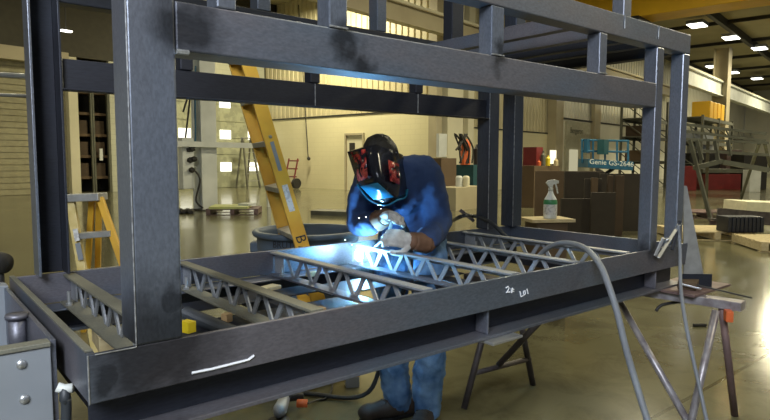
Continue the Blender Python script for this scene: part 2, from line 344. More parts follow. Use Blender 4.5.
mb = MB(); mb.blim((30.9, 11.4, 0), (31.7, 11.6, CZ)); struct(mb, 'trim_32', M['tan'])
mb = MB(); mb.blim((70, -12, 0), (70.2, 11.6, CZ)); struct(mb, 'wall_far', M['corr_w'])
# pilasters left of the return wall, seen beside the welder
mb = MB(); mb.blim((17.1, 11.65, 0), (17.45, 12.0, CZ)); struct(mb, 'trim_33', M['tan'])
mb = MB(); mb.blim((17.6, 11.5, 0), (18.6, 11.9, CZ)); struct(mb, 'trim_34', M['cream'])
mb = MB(); mb.blim((18.95, 11.5, 0), (19.35, 11.9, CZ)); struct(mb, 'trim_35', M['cream'])
mb = MB(); mb.blim((20.3, 11.7, 0), (20.45, 11.9, CZ)); struct(mb, 'trim_36', M['teal'])
mb = MB(); mb.blim((21.1, 11.6, 0), (21.4, 11.9, CZ)); struct(mb, 'trim_37', M['green_st'])
# door 4 with a sign and lit window in the right wall
mb = MB(); mb.blim((27.7, 11.52, 0), (30.7, 11.6, 3.2)); d4 = struct(mb, 'door_4', mat('grey_cream_panel', (.42,.40,.28), .6))
mb = MB(); mb.blim((28.1, 11.47, .55), (29.05, 11.515, 1.8)); mb.build('door_pane', M['pane'], d4)
text_part('sign_lettering', 'Bergeron', .42, B(28.9, 11.5, 2.74), BV, (0,0,1), M['green_st'], d4)
# crane runway beams and bridge crane
def ibeam_b(mb, p0, p1, q, z0, z1, w, t=.03):
    mb.blim((p0, q-w/2, z0), (p1, q+w/2, z0+t)); mb.blim((p0, q-w/2, z1-t), (p1, q+w/2, z1)); mb.blim((p0, q-t/2, z0+t), (p1, q+t/2, z1-t))
mb = MB(); ibeam_b(mb, -10, 44, 11.1, 5.55, 6.15, .3, .035); r1 = mb
o = solo(r1, 'crane_runway_beam', M['tan'], 'long tan crane runway beam under the roof above the welder', 'beam')
rail = MB(); rail.blim((-10, 11.0, 6.15), (44, 11.2, 6.25)); rail.build('crane_rail', M['cream'], o)
mb = MB(); ibeam_b(mb, 30.2, 60, 7.3, 5.0, 5.85, .35, .05); o = solo(mb, 'crane_runway_beam', M['white'], 'pale grey crane runway beam at upper right beneath the ceiling lights', 'beam')
rail = MB(); rail.blim((30.2, 7.2, 5.85), (60, 7.4, 5.95)); rail.build('crane_rail', M['cream'], o)
cr = thing('bridge_crane', B(25.5, 0, 6.3), 'yellow overhead bridge crane spanning the hall at upper right', 'crane')
mb = MB(); mb.blim((24.2, -11.8, 6.9), (25.6, 11.4, 8.05)); mb.build('bridge_girder', M['crane'], cr, bevel=.02)
mb = MB(); mb.blim((23.0, 10.9, 6.26), (28.2, 11.3, 6.9)); mb.build('end_truck', M['crane'], cr, bevel=.02)
mb = MB(); mb.blim((24.0, 7.0, 6.5), (25.9, 8.4, 6.9)); mb.build('trolley', M['dark'], cr)
# columns
def column(p, q, w, m, label, z1=5.54):
    t = thing('steel_column', B(p, q), label, 'column'); mb = MB()
    mb.blim((p-w/2, q-w/2, 0), (p+w/2, q-w/2+.03, z1)); mb.blim((p-w/2, q+w/2-.03, 0), (p+w/2, q+w/2, z1)); mb.blim((p-.02, q-w/2+.03, 0), (p+.02, q+w/2-.03, z1))
    mb.build('shaft', m, t); mb = MB(); mb.blim((p-w*.7, q-w*.7, 0), (p+w*.7, q+w*.7, .03)); mb.build('base_plate', M['dark'], t); return t
c1 = column(7.7, 11.77, .42, M['white'], 'white painted steel column beside the yellow ladder')
mb = MB(); mb.blim((6.95, 11.5, .55), (7.25, 11.7, 1.75)); solo(mb, 'control_box', M['white'], 'pale control cabinet fixed beside the white column', 'cabinet', bevel=.01)
c2 = column(39.4, 7.3, .8, M['tan'], 'tall tan building column at the far right', CZ-.47)
# hoses and cable on the white column
for k, (pts, m, lb) in enumerate([
    ([(195.5,66),(195,100),(195.5,135),(194,150)], 'blue', 'thin blue line hanging beside the white column'),
    ([(183,112),(190,95),(183,160),(182,185),(187,178),(193,170),(200,180),(196,200),(203,208)], 'dark', 'dark hose looped down beside the white column')]):
    mb = MB(); mb.tube(curve_pts([at(u, v, 14.2) for u, v in pts], 6), .022, 6); solo(mb, 'hose', M[m], lb, 'hose')
mb = MB()
for k in range(5): mb.ball(at(188+3*(k % 2)+k, 150+5*k-6*(k % 2), 14.1), .09, 1, (1, 1, .8))
solo(mb, 'hose_reel', M['dark'], 'black hose reel fittings beside the white column', 'reel')
mb = MB(); mb.tube(curve_pts([onfloor(176+2.4*i, 212-(i % 3), .05) for i in range(8)], 4), .05, 6); solo(mb, 'coiled_cable', M['dark'], 'dark cable heaped on the floor by the white column', 'cable')
# horizontal pale rail
rl = thing('barrier_rail', B(8, 11.2), 'long pale horizontal barrier pipe left of the yellow ladder', 'rail')
mb = MB(); mb.bar(B(6.0, 11.4, 1.60), B(9.45, 11.4, 1.60), .06, .13); mb.build('top_bar', M['white'], rl)
for p in (6.02, 9.35): mb = MB(); mb.bar(B(p, 11.4, 0), B(p, 11.4, 1.55), .08, .08); mb.build('post', M['white'], rl)
# two pale rails at the far left
rl = thing('guard_rail', at(5, 160, 8), 'pale two-bar guard rail at the left edge before the overhead door', 'rail')
p0, p1 = at(-25, 73, 8), at(31, 76.5, 8.2); q0, q1 = at(-25, 94, 8), at(31, 96, 8.2)
rl.location = V((p0.x, p0.y, 0))
mb = MB(); mb.tube([p0, p1], .036, 8); mb.build('rail_bar', M['steel_lt'], rl); mb = MB(); mb.tube([q0, q1], .024, 8); mb.build('rail_bar', M['steel_lt'], rl)
for p in (p0, p1): mb = MB(); mb.tube([V((p.x, p.y, 0)), p], .036, 8); mb.build('post', M['steel_lt'], rl)
# shelving in the dark bay
for j, pp in enumerate((8.8, 9.42)):
    t = thing('storage_rack', B(pp, 22.3), 'brown shelving rack in the dark bay, %s' % ('nearest the overhead door' if j == 0 else 'nearest the big front post'), 'rack')
    for z in (.5, 1.3, 2.1, 2.9, 3.7): mb = MB(); mb.blim((pp, 22.1, z), (pp+.6, 22.7, z+.1)); mb.build('shelf', M['card2'], t)
    for a in (0, .54): mb = MB(); mb.blim((pp+a, 22.0, 0), (pp+a+.06, 22.1, 4.5)); mb.build('upright', M['green_st'], t)
    for z in (.6, 1.4, 2.2): mb = MB(); mb.blim((pp+.1, 22.12, z), (pp+.45, 22.6, z+.5)); mb.build('stored_box', M['card'], t)
mb = MB(); mb.blim((9.6, 21.95, 1.2), (9.72, 21.99, 1.65)); solo(mb, 'notice_board', M['white'], 'small pale notice fixed in the dark bay at left', 'sign')
# ceiling lights
n = 0
for (p, q, lb) in [(31.98, 6.9, 'nearest and highest'), (36.42, 6.32, 'second of the right-hand row'), (40.92, 5.72, 'third of the right-hand row, by the frame edge'), (46.66, 9.48, 'leftmost of the far row'), (50.81, 9.03, 'middle of the far row'), (55.75, 8.29, 'rightmost of the far row')]:
    t = thing('ceiling_light', B(p, q, CZ-.5), 'bright ceiling light at upper right, ' + lb, 'light', 'hall ceiling lights')
    mb = MB(); mb.blim((p-.55, q-.38, CZ-.46), (p+.55, q+.38, CZ-.3)); mb.build('housing', M['grey'], t)
    mb = MB(); mb.blim((p-.5, q-.34, CZ-.5), (p+.5, q+.34, CZ-.46)); mb.build('diffuser', M['lamp'], t)
p = at(66, 31, 20); mbx = MB(); t = thing('ceiling_light', p, 'small ceiling light at far left beside the rear post', 'light', 'hall ceiling lights')
mbx.box(p, (.34, .2, .04), Matrix.Rotation(.2, 3, 'Z')); mbx.build('diffuser', M['lamp'], t)
mb = MB(); mb.tube([p + V((0,0,.02)), V((p.x, p.y, CZ))], .02, 6); mb.build('stem', M['dark'], t)
# drop cord on the cream wall
mb = MB(); mb.tube([B(17.1, 19.1, CZ-.35), B(17.1, 18.55, 1.35)], .022, 6); t = solo(mb, 'drop_cord', M['dark'], 'dark cord hanging down the cream wall', 'cord')
mb = MB(); mb.ball(B(17.1, 18.52, 1.3), .09, 1); mb.build('plug', M['dark'], t)
# ------------------------------------------------------------------ far things
def stepladder(name, base, ax, H, w, spread, m_rail, m_step, label, rail=.05, nst=5, deep=None, cap=(.0,.0)):
    # ax = direction across the steps; the climbing side faces -n
    ax = V(ax).normalized(); n = V((0,0,1)).cross(ax); base = V(base); t = thing(name, base, label, 'ladder')
    for s in (-1, 1):
        a0 = base + ax*(s*(w/2+.06)) - n*spread/2; a1 = base + ax*(s*w/2*.8) + V((0,0,H))
        mb = MB(); mb.bar(a0, a1, rail*.5, rail, side=ax); mb.build('side_rail', m_rail, t)
        b0 = base + ax*(s*(w/2+.02)) + n*spread/2; mb = MB(); mb.bar(b0, a1 + n*.05, rail*.5, rail*.7, side=ax); mb.build('rear_rail', m_rail, t)
    for i in range(nst):
        f = (i+1)/(nst+1); z = H*f; hw = (w/2+.06)*(1-f) + w/2*.8*f; c = base - n*spread/2*(1-f) + V((0,0,z))
        mb = MB(); mb.bar(c - ax*hw, c + ax*hw, .03, .09, side=V((0,0,1))); mb.build('step', m_step, t)
    mb = MB(); mb.bar(base + V((0,0,H)) - ax*(w/2*.8+.04) + n*.03, base + V((0,0,H)) + ax*(w/2*.8+.04) + n*.03, .05, .16 if deep is None else deep, side=V((0,0,1))); mb.build('top_cap', m_step, t)
    return t
stepladder('stepladder', B(15.6, 20.9), BV, 2.2, .55, .9, M['steel_olive'], M['alu'], 'distant grey aluminium stepladder against the windowed door', .1, 6)
# red hand truck against the cream wall
t = thing('hand_cart', B(16.7, 19.3), 'red cart with wheels against the cream wall behind the ladder', 'cart')
for q in (19.0, 19.6): mb = MB(); mb.tube([B(16.6, q, .15), B(16.9, q, 1.3)], .035, 6); mb.build('upright', M['red'], t)
for z in (.5, .85, 1.2): mb = MB(); mb.tube([B(16.7+.25*z/1.3, 19.0, z), B(16.7+.25*z/1.3, 19.6, z)], .03, 6); mb.build('crossbar', M['red'], t)
mb = MB(); mb.lathe([(.02,-.07),(.22,-.07),(.22,.07),(.02,.07)], B(16.45, 18.6, .23), 16, BU); mb.build('wheel', M['dark'], t)
mb = MB(); mb.blim((16.3, 18.7, .18), (16.7, 19.8, .26)); mb.build('platform', M['red'], t)
mb = MB(); mb.lathe([(.001,0),(.13,0),(.13,1.0),(.05,1.1),(.001,1.12)], B(16.7, 20.1, .02), 12); solo(mb, 'gas_cylinder', M['rust'], 'brown gas bottle standing behind the red cart', 'cylinder')
def pallet(name, c, rot, L, W, label, m=None, h=.14):
    c = V(c); R = Matrix.Rotation(rot, 3, 'Z'); t = thing(name, c, label, 'pallet')
    m = m or M['wood']
    for i in range(7):
        y = -W/2 + W*(i+.5)/7; mb = MB(); mb.box(c + R @ V((0, y, h-.011)), (L, W/7*.75, .022), R); mb.build('deck_board', m, t)
    for x in (-L/2+.05, 0, L/2-.05): mb = MB(); mb.box(c + R @ V((x, 0, (h-.022)/2+.008)), (.09, W, h-.04), R); mb.build('stringer', m, t)
    for y in (-W/2+.06, W/2-.06): mb = MB(); mb.box(c + R @ V((0, y, .004)), (L, .1, .008), R); mb.build('bottom_board', m, t)
    return t
pc = onfloor(235, 213.5)
pallet('wood_pallet', (pc.x, pc.y, 0), _d-.75, 1.15, .9, 'low wooden pallet on the floor behind the white column', M['rust'])
mb = MB(); mb.box((pc.x-.1, pc.y, .165), (.85, .8, .05), Matrix.Rotation(_d-.75, 3, 'Z')); solo(mb, 'sheet_stack', mat('yellow_green_sheet', (.50,.52,.16), .5, 0, (.42,.45,.2), 2), 'yellow-green sheets lying on the pallet by the white column', 'sheet')
e = pc + V((RT.x, RT.y, 0))*.28; mb = MB(); mb.box((e.x, e.y, .2155), (.26, .3, .05), Matrix.Rotation(.4, 3, 'Z')); solo(mb, 'folded_sheet', M['white'], 'white folded plastic lying on the right end of the pallet', 'sheet')
# dark strips of plate on the floor
a, b = onfloor(316, 214), onfloor(352, 215.5); mb = MB(); mb.bar(a+V((0,0,.05)), b+V((0,0,.05)), .5, .1, side=BU); solo(mb, 'steel_plate_bundle', M['green_st'], 'flat bundle of dark steel on the floor left of the welder', 'steel')
# cabinets beyond the welder
mb = MB(); a = onfloor(440, 203); mb.box((a.x, a.y, .65), (.75, .6, 1.3), ROTB); solo(mb, 'storage_cabinet', M['card2'], 'low brown cabinet right of the welder shoulder', 'cabinet')
mb = MB(); a = onfloor(439, 197); mb.box((a.x+.4, a.y+.3, 1.75), (.45, .12, .8), ROTB); solo(mb, 'wall_panel_box', M['white'], 'white box mounted on the pilaster above the brown cabinet', 'box')
mb = MB(); a = onfloor(462, 208); mb.box((a.x, a.y, .28), (1.6, .7, .56), ROTB); solo(mb, 'low_bench', M['tan'], 'low tan bench between the welder and the dark rear posts', 'bench')
for u, m, lb in [(459, 'white', 'white canister on the low tan bench, left one'), (466, 'cream', 'cream canister on the low tan bench, right one')]:
    a = at(u, 191, dd := (onfloor(462, 208)-CAM).dot(FW)-.05); mb = MB(); mb.lathe([(.001,0),(.09,0),(.09,.24),(.06,.28),(.001,.28)], (a.x, a.y, .56), 14); solo(mb, 'canister', M[m], lb, 'canister')
wm = thing('welding_machine', onfloor(470, 199), 'teal and orange machine with gas bottles behind the welder', 'machine')
c = onfloor(470, 199)
mb = MB(); mb.box((c.x, c.y, .55), (.9, .8, 1.1), ROTB); mb.build('body', M['teal'], wm)
mb = MB(); mb.lathe([(.001,1.1),(.16,1.1),(.16,1.75),(.06,1.9),(.001,1.9)], (c.x-.35, c.y-.1, 0), 12); mb.build('orange_bottle', M['orange'], wm)
mb = MB(); mb.lathe([(.001,1.1),(.13,1.1),(.13,1.6),(.04,1.75),(.001,1.75)], (c.x+.1, c.y-.2, 0), 12); mb.build('dark_bottle', M['dark'], wm)
for i in range(7):
    a = V((c.x, c.y, 0)) + V((random.uniform(-.8, .3), random.uniform(-.3, .1), 1.15)); mb = MB()
    mb.tube(curve_pts([a, a+V((random.uniform(-.3,.3), 0, .5)), a+V((random.uniform(-.4,.4), 0, .9)), a+V((random.uniform(-.3,.3), 0, .4))], 5), .03, 6); mb.build('looped_lead', M['dark'], wm)
# bench of tools behind the rear posts: red cabinet, bottles
c = onfloor(535, 206); D2 = (c-CAM).dot(FW)
mb = MB(); a = at(534, 159, D2); mb.box((a.x, a.y, .55), (1.5, .8, 1.1), ROTB); solo(mb, 'workbench', M['card2'], 'brown workbench behind the dark rear posts', 'bench')
mb = MB(); mb.box((a.x-.05, a.y, 1.35), (.38, .4, .5), ROTB); solo(mb, 'red_cabinet', M['red'], 'small red cabinet on the brown workbench', 'cabinet')
for u, m, h, lb in [(543, 'green_st', .4, 'grey-green bottle beside the red cabinet'), (548, 'yel_pl', .28, 'yellow bottle beside the red cabinet'), (556, 'wood_pale', .2, 'pale jug at right end of the workbench'), (539, 'orange', .15, 'small orange can before the red cabinet')]:
    a = at(u, 160, D2-.2); mb = MB(); mb.lathe([(.001,0),(.06,0),(.06,h*.7),(.025,h*.85),(.025,h),(.001,h)], (a.x, a.y, 1.101), 12); solo(mb, 'bottle', M[m], lb, 'bottle')
a = at(553, 157, 22); mb = MB(); mb.box(a, (.32, .1, .5), ROTB); t = solo(mb, 'floor_lamp', M['lit'], 'glowing work lamp between the cabinet and the door', 'lamp')
mb = MB(); mb.tube([V((a.x, a.y, 0)), a - V((0,0,.2))], .03, 6); mb.build('stand', M['dark'], t)
# brown panels stacked on edge in the middle distance
pdir = (onfloor(640, 237)-onfloor(535, 233)); pdir.z = 0; pdir.normalize()
spec = [(534,562,10.6,1.22,'card2','tan'),(563,602,10.9,1.2,'card3','deep brown'),(583,600,10.2,1.08,'card3','dark narrow'),(590,596,10.1,1.1,'card2','thin tan'),(598,640,10.6,1.17,'card3','dark wide'),(606,611,10.0,1.15,'card','thin brown'),(560,590,9.8,.72,'card3','short dark'),(590,614,9.6,.85,'card3','short dark brown'),(614,622,9.9,1.15,'card','narrow brown'),(545,600,11.6,1.2,'card','rear wide brown')]
names_ = ['leftmost, behind the spray bottle','second from the left','in the middle gap','edge-on in the middle','at the right against the front posts','edge-on right of middle','leaning low at left','leaning low at centre','standing near the right','furthest back, showing above the rest']
for (u0, u1, dd, h, m, nm), wh in zip(spec, names_):
    a, b = at(u0, 230, dd), at(u1, 230, dd); h *= .865; a.z = b.z = h/2
    mb = MB(); mb.bar(a, b, h, .06, side=(0,0,1)); solo(mb, 'board_panel', M[m], '%s board standing on edge, %s' % (nm, wh), 'panel', 'brown boards standing on edge', bevel=.004)
# spray bottle on its crate
sb = at(550, 218.5, 4.75); cz = sb.z
t = thing('wooden_crate', (sb.x+.02, sb.y+.05, 0), 'tall tan crate under the spray bottle behind the frame', 'crate')
mb = MB(); mb.box((sb.x+.02, sb.y+.05, cz-.012), (.36, .28, .024), Matrix.Rotation(-.5, 3, 'Z')); mb.build('lid', M['wood_pale'], t)
mb = MB(); mb.box((sb.x+.02, sb.y+.05, (cz-.024)/2), (.26, .22, cz-.024), Matrix.Rotation(-.5, 3, 'Z')); mb.build('body', M['card2'], t)
t = thing('spray_bottle', sb, 'white trigger spray bottle with green label on the tan crate', 'bottle')
r = .052
mb = MB(); mb.lathe([(a_, b_*1.2) for a_, b_ in [(.001,0),(r*.9,0),(r,.008),(r,.11),(r*.92,.128),(r*.55,.155),(.021,.17),(.018,.182),(.001,.182)]], sb, 24); mb.build('bottle_body', M['clear'], t, True)
mb = MB(); mb.lathe([(a_, b_*1.2) for a_, b_ in [(r+.001,.028),(r+.001,.09)]], sb, 24); mb.build('label', M['label'], t, True, label='white label with printed lettering')
mb = MB(); mb.lathe([(a_, b_*1.2) for a_, b_ in [(r+.0015,.095),(r+.0015,.112),(r*.93,.126)]], sb, 24); mb.build('green_band', M['green_pl'], t, True)
mb = MB(); mb.lathe([(a_, b_*1.2) for a_, b_ in [(.001,.182),(.019,.182),(.019,.202),(.012,.206),(.001,.206)]], sb, 16); mb.build('collar', M['white'], t, True)
z0 = sb + V((0,0,.247)); rd = RT.copy(); rd.z = 0; rd.normalize(); nd = V((0,0,1)).cross(rd)
mb = MB(); mb.prism([z0 + rd*(x*1.2) + V((0,0,z*1.2)) - nd*.011 for x, z in [(-.012,0),(.012,0),(.014,.018),(.05,.026),(.05,.044),(.02,.052),(-.02,.046),(-.034,.03)]], nd*.022); mb.build('spray_head', M['white'], t, bevel=.003)
mb = MB(); mb.prism([z0 + rd*(x*1.2) + V((0,0,z*1.2)) - nd*.006 for x, z in [(.026,.024),(.036,.024),(.046,-.012),(.05,-.04),(.043,-.042),(.036,-.012)]], nd*.012); mb.build('trigger', M['white'], t, bevel=.002)
# scissor lift
c = onfloor(604, 204); D3 = (c-CAM).dot(FW)
sl = thing('scissor_lift', c, 'blue scissor lift with railed platform behind the brown boards', 'lift')
def lp(u, v, dd=0): return at(u, v, D3+dd)
mb = MB(); a, b = lp(583, 163), lp(627, 166); 
mb.bar(a, b, .24, .9, side=(0,0,1)); mb.build('platform', M['blue'], sl)
xd = (b-a).normalized()
text_part('maker_lettering', 'Genie GS-2646', .20, (a+b)/2 - FW*.50 + V((0,0,0)), xd, (0,0,1), M['white'], sl)
mb = MB(); mb.box((c.x, c.y, .45), (1.5, .8, .5), ROTB); mb.build('chassis', M['blue'], sl)
for s in (-1, 1):
    mb = MB(); mb.lathe([(.001,-.06),(.2,-.06),(.2,.06),(.001,.06)], V((c.x, c.y, .2)) + BV*.6*s - BU*.42, 14, BU); mb.build('wheel', M['dark'], sl)
    mb = MB(); mb.lathe([(.001,-.06),(.2,-.06),(.2,.06),(.001,.06)], V((c.x, c.y, .2)) + BV*.6*s + BU*.42, 14, BU); mb.build('wheel', M['dark'], sl)
mb = MB(); mb.bar(V((c.x, c.y, .7))-BV*.6, V((c.x, c.y, 1.0))+BV*.6, .1, .06); mb.bar(V((c.x, c.y, .7))+BV*.6, V((c.x, c.y, 1.0))-BV*.6, .1, .06); mb.build('scissor_arms', M['dark'], sl)
for v in (140, 151): mb = MB(); mb.tube([lp(581, v), lp(629, v+1)], .03, 6); mb.build('guard_rail', M['blue'], sl)
for u in (582, 593, 605, 617, 628): mb = MB(); mb.tube([lp(u, 140), lp(u, 163)], .03, 6); mb.build('rail_post', M['blue'], sl)
mb = MB(); mb.box(lp(603, 147, -.1), (.35, .2, .42), ROTB); mb.build('control_box', M['teal'], sl)
mb = MB(); mb.box(lp(587, 146), (.25, .1, .4), ROTB); mb.build('platform_gate', M['blue'], sl)
# pallet racking behind with yellow boxes
def rack(p0, p1, q, zs, label, m=M['green_st'], top=4.2):
    t = thing('pallet_rack', B((p0+p1)/2, q), label, 'rack')
    n_ = 2
    for i in range(n_+1):
        p = p0 + (p1-p0)*i/n_; mb = MB()
        for dq in (-.5, .5): mb.blim((p-.05, q+dq-.05, 0), (p+.05, q+dq+.05, top))
        for k in range(int(top/.8)): mb.bar(B(p, q-.5, k*.8), B(p, q+.5, k*.8+.8), .04, .04)
        mb.build('upright_frame', m, t)
    for z in zs:
        mb = MB()
        for dq in (-.5, .5): mb.blim((p0, q+dq-.03, z-.12), (p1, q+dq+.03, z))
        mb.build('shelf_beam', m, t); mb = MB(); mb.blim((p0, q-.5, z), (p1, q+.5, z+.04)); mb.build('shelf_deck', m, t)
    return t
rack(28.4, 32.0, 8.6, (1.2, 2.35, 3.2), 'pallet rack seen between the lift and the right front posts')
for i, (p, z, m, lb) in enumerate([(29.1, 1.24, 'card2', 'brown box on the lowest shelf behind the lift'), (30.9, 1.24, 'dark', 'dark box on the lowest shelf behind the lift'), (29.1, 2.39, 'card', 'brown box on the middle shelf behind the lift'), (30.9, 2.39, 'grey', 'grey box on the middle shelf behind the lift')]):
    mb = MB(); mb.blim((p-.4, 8.2, z), (p+.4, 9.0, z+.5)); solo(mb, 'stored_box', M[m], lb, 'box', bevel=.01)
rack(29.2, 35.2, 6.3, (1.1, 2.1, 3.2), 'pallet rack right of the corner post carrying yellow bins', top=3.3)
for i in range(4):
    p = 31.2 + i*.75; mb = MB(); mb.blim((p-.31, 5.9, 3.24), (p+.31, 6.7, 4.05)); solo(mb, 'yellow_bin', M['crane'], 'yellow bin on the rack top, %s' % ['leftmost', 'second from left', 'third from left', 'rightmost'][i], 'bin', 'yellow bins on the rack top', bevel=.03)
mb = MB(); mb.blim((29.6, 5.9, 2.14), (31.8, 6.7, 2.55)); solo(mb, 'steel_stack', M['grey'], 'grey stacked steel on the upper rack shelf below the yellow bins', 'steel')
mb = MB(); mb.blim((31.9, 5.9, 1.14), (34.9, 6.7, 1.75)); solo(mb, 'wrapped_load', M['white'], 'white wrapped load on the rack lower shelf', 'load')
# fabricated steel frame on stilts at right
D4 = 12.6
def rp(u, v, dd=0): return at(u, v, D4+dd)
t = thing('steel_gantry_frame', (onfloor(722, 221)+onfloor(745, 205))/2, 'long grey-green steel truss frame on splayed legs at right', 'frame')
for (a, b, w, nm) in [((682,124),(766,134),.055,'top_chord'),((684,131),(765,141),.05,'top_chord'),((684,139),(768,143),.05,'bottom_chord'),((694,168),(722,161),.09,'cross_beam'),((722,162),(768,170),.10,'cross_beam'),((704,151),(768,155),.06,'cross_beam')]:
    mb = MB(); mb.bar(rp(*a), rp(*b), w, w); mb.build(nm, M['green_st'], t)
for (a, b) in [((690,140),(711,221)),((708,140),(706,212)),((759,143),(741,199)),((765,143),(778,199)),((697,140),(702,160)),((715,141),(718,160)),((728,140),(730,156))]:
    pa = rp(*a); pb = rp(*b)
    if b[1] > 190: pb = onfloor(*b); 
    mb = MB(); mb.bar(pa, pb, .065, .065); mb.build('leg' if b[1] > 190 else 'hanger', M['green_st'], t)
for u in range(690, 762, 12):
    mb = MB(); mb.bar(rp(u, 124+(u-682)*.13), rp(u+5, 140+(u-682)*.03), .022, .022); mb.build('web_bar', M['green_st'], t)
# red conveyor machine etc.
def pbox(name, u0, v0, u1, v1, dd, depth, m, label, cat, floor=False, bevel=.01):
    a, b = at(u0, v0, dd), at(u1, v1, dd); w = abs((b-a).dot(RT)); z1 = max(a.z, b.z); z0 = 0 if floor else max(min(a.z, b.z), .001)
    c = (a+b)/2 + V((FW.x, FW.y, 0)).normalized()*depth/2; rot = Matrix.Rotation(-YAW, 3, 'Z')
    mb = MB(); mb.box((c.x, c.y, (z0+z1)/2), (w, depth, z1-z0), rot); return solo(mb, name, m, label, cat, bevel=bevel)
pbox('red_press_bed', 705, 174, 741, 188, 26, 1.2, M['red'], 'long low red machine bed under the truss frame', 'machine', True)
pbox('red_machine', 681, 166, 697, 182, 25, 1, M['red'], 'red machine block just right of the corner post', 'machine', True)
pbox('machine_table', 703, 169, 744, 173, 26, 1.3, M['green_st'], 'grey machine table lying over the red bed', 'table')
pbox('maroon_cabinet', 727, 150, 742, 162, 27.5, 1, M['rust'], 'maroon cabinet standing beyond the red machine bed', 'cabinet', True)
pbox('white_drum', 750, 170, 761, 188, 24, .5, M['white'], 'white cylinder-like bin on the floor at far right', 'bin', True)
pbox('dark_machine', 744, 154, 768, 163, 26, 1, M['dark'], 'dark machine behind the white bin at far right', 'machine', True)
pbox('pale_crate', 697, 141, 716, 153, 28.5, 1, M['white'], 'pale sheeted crate behind the truss frame', 'crate', True)
pbox('steel_pile', 690, 153, 720, 166, 27.8, 1.2, M['dark'], 'dark pile of steel parts behind the truss frame', 'steel', True)
# pallets with steel at right
pc = (onfloor(690, 233)+onfloor(752, 247))/2
pallet('wood_pallet', (pc.x+.15, pc.y+.3, 0), -.75, 1.15, 1.0, 'tan wooden pallet right of the frame, under the dark tube stack', M['wood_pale'])
pallet('wood_pallet', onfloor(783, 248), -.85, 1.0, 1.0, 'tan wooden pallet at the right edge of the picture', M['wood_pale'])
pallet('wood_pallet', onfloor(704, 217), -.9, 1.1, .9, 'weathered pallet further back behind the dark tube stack', M['rust'])
base = at(740, 236, 9.35); base.z = .14
tb_dir = V((RT.x, RT.y, 0)).normalized(); tb_n = V((0,0,1)).cross(tb_dir)
OR_ = ['leftmost', 'second from the left', 'third from the left', 'fourth from the left', 'middle', 'fourth from the right', 'third from the right', 'second from the right', 'rightmost']
for i in range(9):
    c = V((base.x, base.y, .145+.12)) + tb_dir*(-.26+i*.062); mb = MB(); mb.box(c, (.050, .34, .24), Matrix.Rotation(-YAW, 3, 'Z'))
    solo(mb, 'square_tube', M['steel_dark'], 'short dark upright steel piece on the tan pallet, %s of its row' % OR_[i], 'tube', 'dark pieces standing in a row on the pallet', bevel=.006)
# big channel on stand behind
a, b = at(717, 214, 10.8), at(775, 219, 10.8)
t = thing('steel_channel', (a+b)/2, 'large dark steel channel lying beyond the tube stack', 'beam'); t.location = V(((a.x+b.x)/2, (a.y+b.y)/2, 0))
mb = MB(); mb.bar(a, b, .22, .04, side=(0,0,1)); mb.bar(a+V((0,.1,-.1)), b+V((0,.1,-.1)), .25, .03); mb.build('web', M['pipe_dk'], t)
for w in (.2, .8): mb = MB(); p = a.lerp(b, w); mb.lim((p.x-.05, p.y-.0, 0), (p.x+.05, p.y+.3, p.z-.12)); mb.build('timber_rest', M['rust'], t)
a, b = at(735, 205, 13.2), at(795, 207, 13.2); mb = MB(); ctr = (a+b)/2; mb.bar(a, b, .9, .2); t = solo(mb, 'plywood_sheet', mat('pale_sheet', (.60,.57,.40), .5), 'pale sheet stack beyond the dark channel at right', 'sheet')
mb = MB(); mb.bar(V((a.x+.3, a.y, 0)), V((a.x+.3, a.y, a.z-.1)), .3, .3); mb.bar(V((b.x-.3, b.y, 0)), V((b.x-.3, b.y, b.z-.1)), .3, .3); mb.build('support_block', M['wood'], t)
# ------------------------------------------------------------------ the welded skid
sk = thing('steel_skid_frame', U(1.9, .8, -1.18), 'large welded dark steel tube frame with posts, top beams and truss floor joists on stands', 'frame')
WY = 1.575; X0, X1 = 0.0, 3.96
def ub(mb, x0, y0, z0, x1, y1, z1): return mb.lim(U(x0, y0, z0), U(x1, y1, z1))
def upart(name, x0, y0, z0, x1, y1, z1, m='steel', par=None, bevel=.004, label=None):
    mb = MB(); ub(mb, x0, y0, z0, x1, y1, z1); return mb.build(name, M[m], par or sk, bevel=bevel, label=label)
HR = .152
fr = upart('front_rail', X0, 0, -HR, X1, .02, 0, bevel=.002)
upart('rear_rail', X0+.026, WY-.06, -HR, X1-.105, WY-.035, 0, bevel=.002)
upart('left_end_rail', X0, .021, -HR, X0+.025, WY-.035, 0, bevel=.002, label='left end rail')
upart('left_end_cap', X0-.001, .03, 0.0005, X0+.022, WY-.035, .008, 'steel_olive', bevel=.001)
upart('right_end_rail', X1-.1, .021, -HR, X1-.07, WY-.035, 0, bevel=.002)
for y0, nm in ((.0, 'front_ibeam'), (WY-.13, 'rear_ibeam')):
    mb = MB(); ub(mb, X0+.02, y0+(.105 if y0 < .1 else .06), -.283, X1-.02, y0+(.117 if y0 < .1 else .072), -HR-.002); bb_ = mb.build(nm, M['steel_dark'], sk, bevel=.001); mb = MB(); ub(mb, X0+.02, y0+.004, -.3, X1-.02, y0+.19 if y0 < .1 else y0+.13, -.283); mb.build('flange', M['steel'], bb_, bevel=.002)  # web in darker steel: shade under the rail put into its colour
for x in (1.83, 3.55):
    upart('beam_stiffener', x, .022, -.283, x+.014, .104, -HR-.002, 'steel')
mb = MB(); ub(mb, 1.79, -.05, -.315, 2.02, .16, -.301); mb.build('splice_plate', M['zinc'], sk, bevel=.002, label='bright splice plate under the front beam')
